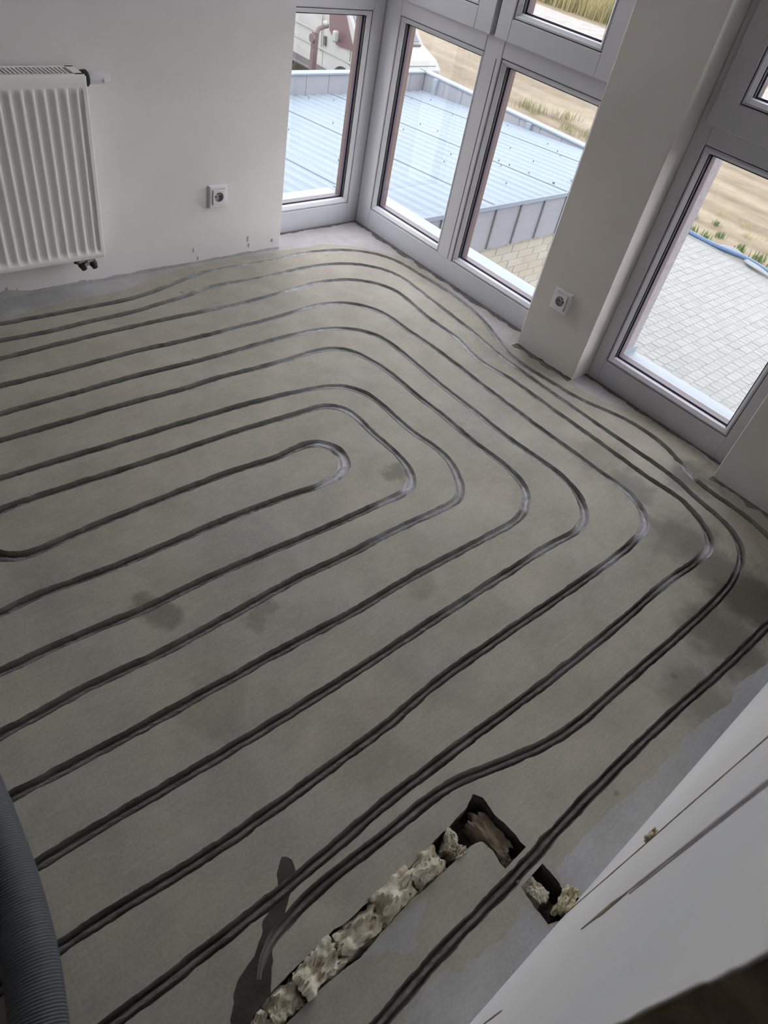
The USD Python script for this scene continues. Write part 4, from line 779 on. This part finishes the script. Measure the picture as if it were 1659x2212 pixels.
# ---------------------------------------------------------------- van
VX, VW, V0 = 11.85, 2.0, 13.05
van = thing('van', 'white delivery van parked behind the garage', 'van')
side = [(12.92, -2.92), (12.90, -2.58), (12.97, -2.32), (13.15, -2.17), (13.64, -1.99), (14.29, -1.45), (14.84, -.99), (15.15, -.90), (18.55, -.88), (18.66, -1.0), (18.70, -2.92), (16.95, -2.92), (16.93, -2.74), (16.8, -2.5), (16.55, -2.44), (16.3, -2.5), (16.17, -2.74), (16.15, -2.92),
        (14.43, -2.92), (14.40, -2.74), (14.28, -2.59), (14.05, -2.53), (13.82, -2.59), (13.70, -2.74), (13.67, -2.92)]
def vbody(pts, x0, x1, inset=.10):
    P = Polygon(pts); v, f = trimesh.creation.triangulate_polygon(P, engine='earcut')
    o = np.array(P.exterior.coords)[:-1]
    rows = []
    for x, s in ((x0, 0.), (x0 + .03, 1.), (x0, 0.)): pass
    lay = [(x0 + .05, .05), (x0, 0.0), (x1, 0.0), (x1 - .05, .05)]
    def shape(q, x):   # upper body leans inwards
        lean = np.clip((q[:, 1] + 2.15) / 1.25, 0, 1) * inset
        return np.c_[np.where(x < (x0 + x1) / 2, x + lean, x - lean), q]
    n = len(o); vs, fs = [], []
    sh = np.array(P.buffer(-.05, join_style=2).exterior.coords)
    vs = [shape(o, x0), shape(o, x1)]
    for i in range(n):
        j = (i + 1) % n; fs += [[i, j, n + i], [j, n + j, n + i]]
    base = 2 * n; vs += [shape(v, x0), shape(v, x1)]; fs += (f + base).tolist() + (f[:, ::-1] + base + len(v)).tolist()
    m = trimesh.Trimesh(np.vstack(vs), np.array(fs), process=False); m.merge_vertices(); m.fix_normals(); return m
obj('body', vbody(side, VX, VX + VW), M['van'], van)
def on_side(q, off):
    q = np.array(q, float); return np.c_[VX + off + np.clip((q[:, 1] + 2.15) / 1.25, 0, 1) * .10, q]
def plate(q, t0, t1):
    P = Polygon(q); v, f = trimesh.creation.triangulate_polygon(P, engine='earcut'); o = np.array(P.exterior.coords)[:-1]; n, k = len(o), len(v)
    fs = (f.tolist()) + (f[:, ::-1] + k).tolist(); b = 2 * k
    for i in range(n):
        j = (i + 1) % n; fs += [[b + i, b + j, b + n + i], [b + j, b + n + j, b + n + i]]
    m = trimesh.Trimesh(np.vstack([on_side(v, t0), on_side(v, t1), on_side(o, t0), on_side(o, t1)]), np.array(fs), process=False); m.fix_normals(); return m
obj('side_window', plate([(14.90, -1.38), (14.84, -1.56), (14.72, -1.98), (14.59, -2.06), (14.455, -2.10), (14.43, -2.185), (14.27, -2.20), (14.11, -2.18), (13.78, -2.155), (13.97, -1.91), (14.25, -1.55), (14.50, -1.35)], -.006, .01), M['vanglass'], van, label='dark front door window of the van')
wsc = trimesh.Trimesh(np.array([(VX + .13, 13.70, -1.945), (VX + VW - .13, 13.70, -1.945), (VX + VW - .20, 14.76, -1.065), (VX + .20, 14.76, -1.065)]) + np.array([0, -.012, .012]), np.array([[0, 1, 2], [0, 2, 3]]))
wsc = cat([wsc, trimesh.Trimesh(wsc.vertices + np.array([0, .008, -.008]), wsc.faces[:, ::-1])])
obj('windscreen', wsc, M['screenglass'], van); 
obj('wiper_cowl', bx(VX + .15, 13.58, -2.01, VX + VW - .15, 13.70, -1.965, .01), M['trimgrey'], van)
for q in ([(14.45, -2.75), (16.10, -2.73), (16.10, -2.86), (14.45, -2.88)], [(17.0, -2.73), (18.6, -2.73), (18.6, -2.86), (17.0, -2.86)]): obj('side_trim', plate(q, -.02, .01), M['trimgrey'], van, label='dark protective strip along the van side')
obj('sill', cat([plate([(14.50, -2.895), (16.10, -2.895), (16.10, -2.92), (14.50, -2.92)], -.01, .01)]), M['trimgrey'], van)
obj('door_handle', plate([(14.87, -2.13), (14.79, -2.13), (14.77, -2.31), (14.85, -2.31)], -.03, .01), M['black'], van)
for q in ([(15.03, -1.5), (15.018, -1.5), (14.84, -2.72), (14.852, -2.72)], [(15.085, -1.5), (15.073, -1.5), (14.94, -2.45), (14.952, -2.45)], [(13.905, -2.17), (13.893, -2.17), (13.873, -2.52), (13.885, -2.52)]): obj('door_seam', plate(q, -.004, .004), M['trimgrey'], van)
obj('swage_line', cat([plate([(15.10, -2.085), (18.6, -2.05), (18.6, -2.09), (15.10, -2.125)], -.012, .004), plate([(13.6, -2.385), (18.6, -2.34), (18.6, -2.39), (13.6, -2.425)], -.012, .004)]), M['van'], van)
mir = obj('mirror', bx(VX - .20, 14.27, -2.12, VX - .06, 14.37, -1.90, .03), M['van'], van); obj('arm', bx(VX - .08, 14.28, -2.10, VX + .02, 14.34, -2.04, .01), M['trimgrey'], mir)
obj('mirror', bx(VX + VW + .05, 14.20, -2.08, VX + VW + .22, 14.32, -1.78, .04), M['trimgrey'], van)
an = np.linspace(.05, np.pi - .05, 14); fl = [(14.05 + .52 * math.cos(a), -2.90 + .47 * math.sin(a)) for a in an] + [(14.05 + .40 * math.cos(a), -2.90 + .37 * math.sin(a)) for a in an[::-1]]
obj('arch_flare', plate(fl, -.03, .005), M['van'], van)
for yy in (14.05, 16.55):
    for xa, xb in ((VX + .02, VX + .25), (VX + VW - .25, VX + VW - .02)):
        w = obj('wheel', lathe([(0, 0), (0, .22), (.01, .24), (.01, .33), (.03, .345), (xb - xa - .03, .345), (xb - xa, .33), (xb - xa, 0)], (xa, yy, -2.855), (1, 0, 0)), M['tyre'], van, smooth=35)
        obj('hub', lathe([(-.006, 0), (-.006, .19), (.012, .215), (.012, 0)], (xa, yy, -2.855), (1, 0, 0)), M['fascia'], w)
obj('bonnet_seam', cat([bx(VX + .10, 13.04, -2.262, VX + VW - .10, 13.056, -2.248)]), M['trimgrey'], van)
for xa in (VX + .10, VX + VW - .42): obj('headlight', bx(xa, 12.885, -2.48, xa + .32, 12.96, -2.32, .03), M['screenglass'], van)
obj('bumper', bx(VX + .02, 12.84, -2.90, VX + VW - .02, 12.95, -2.64, .04), M['trimgrey'], van)

# ---------------------------------------------------------------- brown post
po = thing('brown_post', 'brown painted steel post with a short angled arm and white cap behind the garage', 'post')
obj('upright', bx(6.44, 8.27, ZG, 6.51, 8.34, -.53, .006), M['brownsteel'], po)
obj('arm', sweep([(6.475, 8.305, -.57), (6.52, 8.305, -.50), (6.59, 8.305, -.475), (6.66, 8.305, -.462)], .028, 10), M['brownsteel'], po, smooth=50)
obj('cap', trimesh.creation.icosphere(2, .030).apply_translation([6.60, 8.29, -.438]), M['van'], po, smooth=True)
obj('knob', cyl((6.41, 8.30, -.60), (6.44, 8.30, -.60), .05, 14), M['brownsteel'], po)
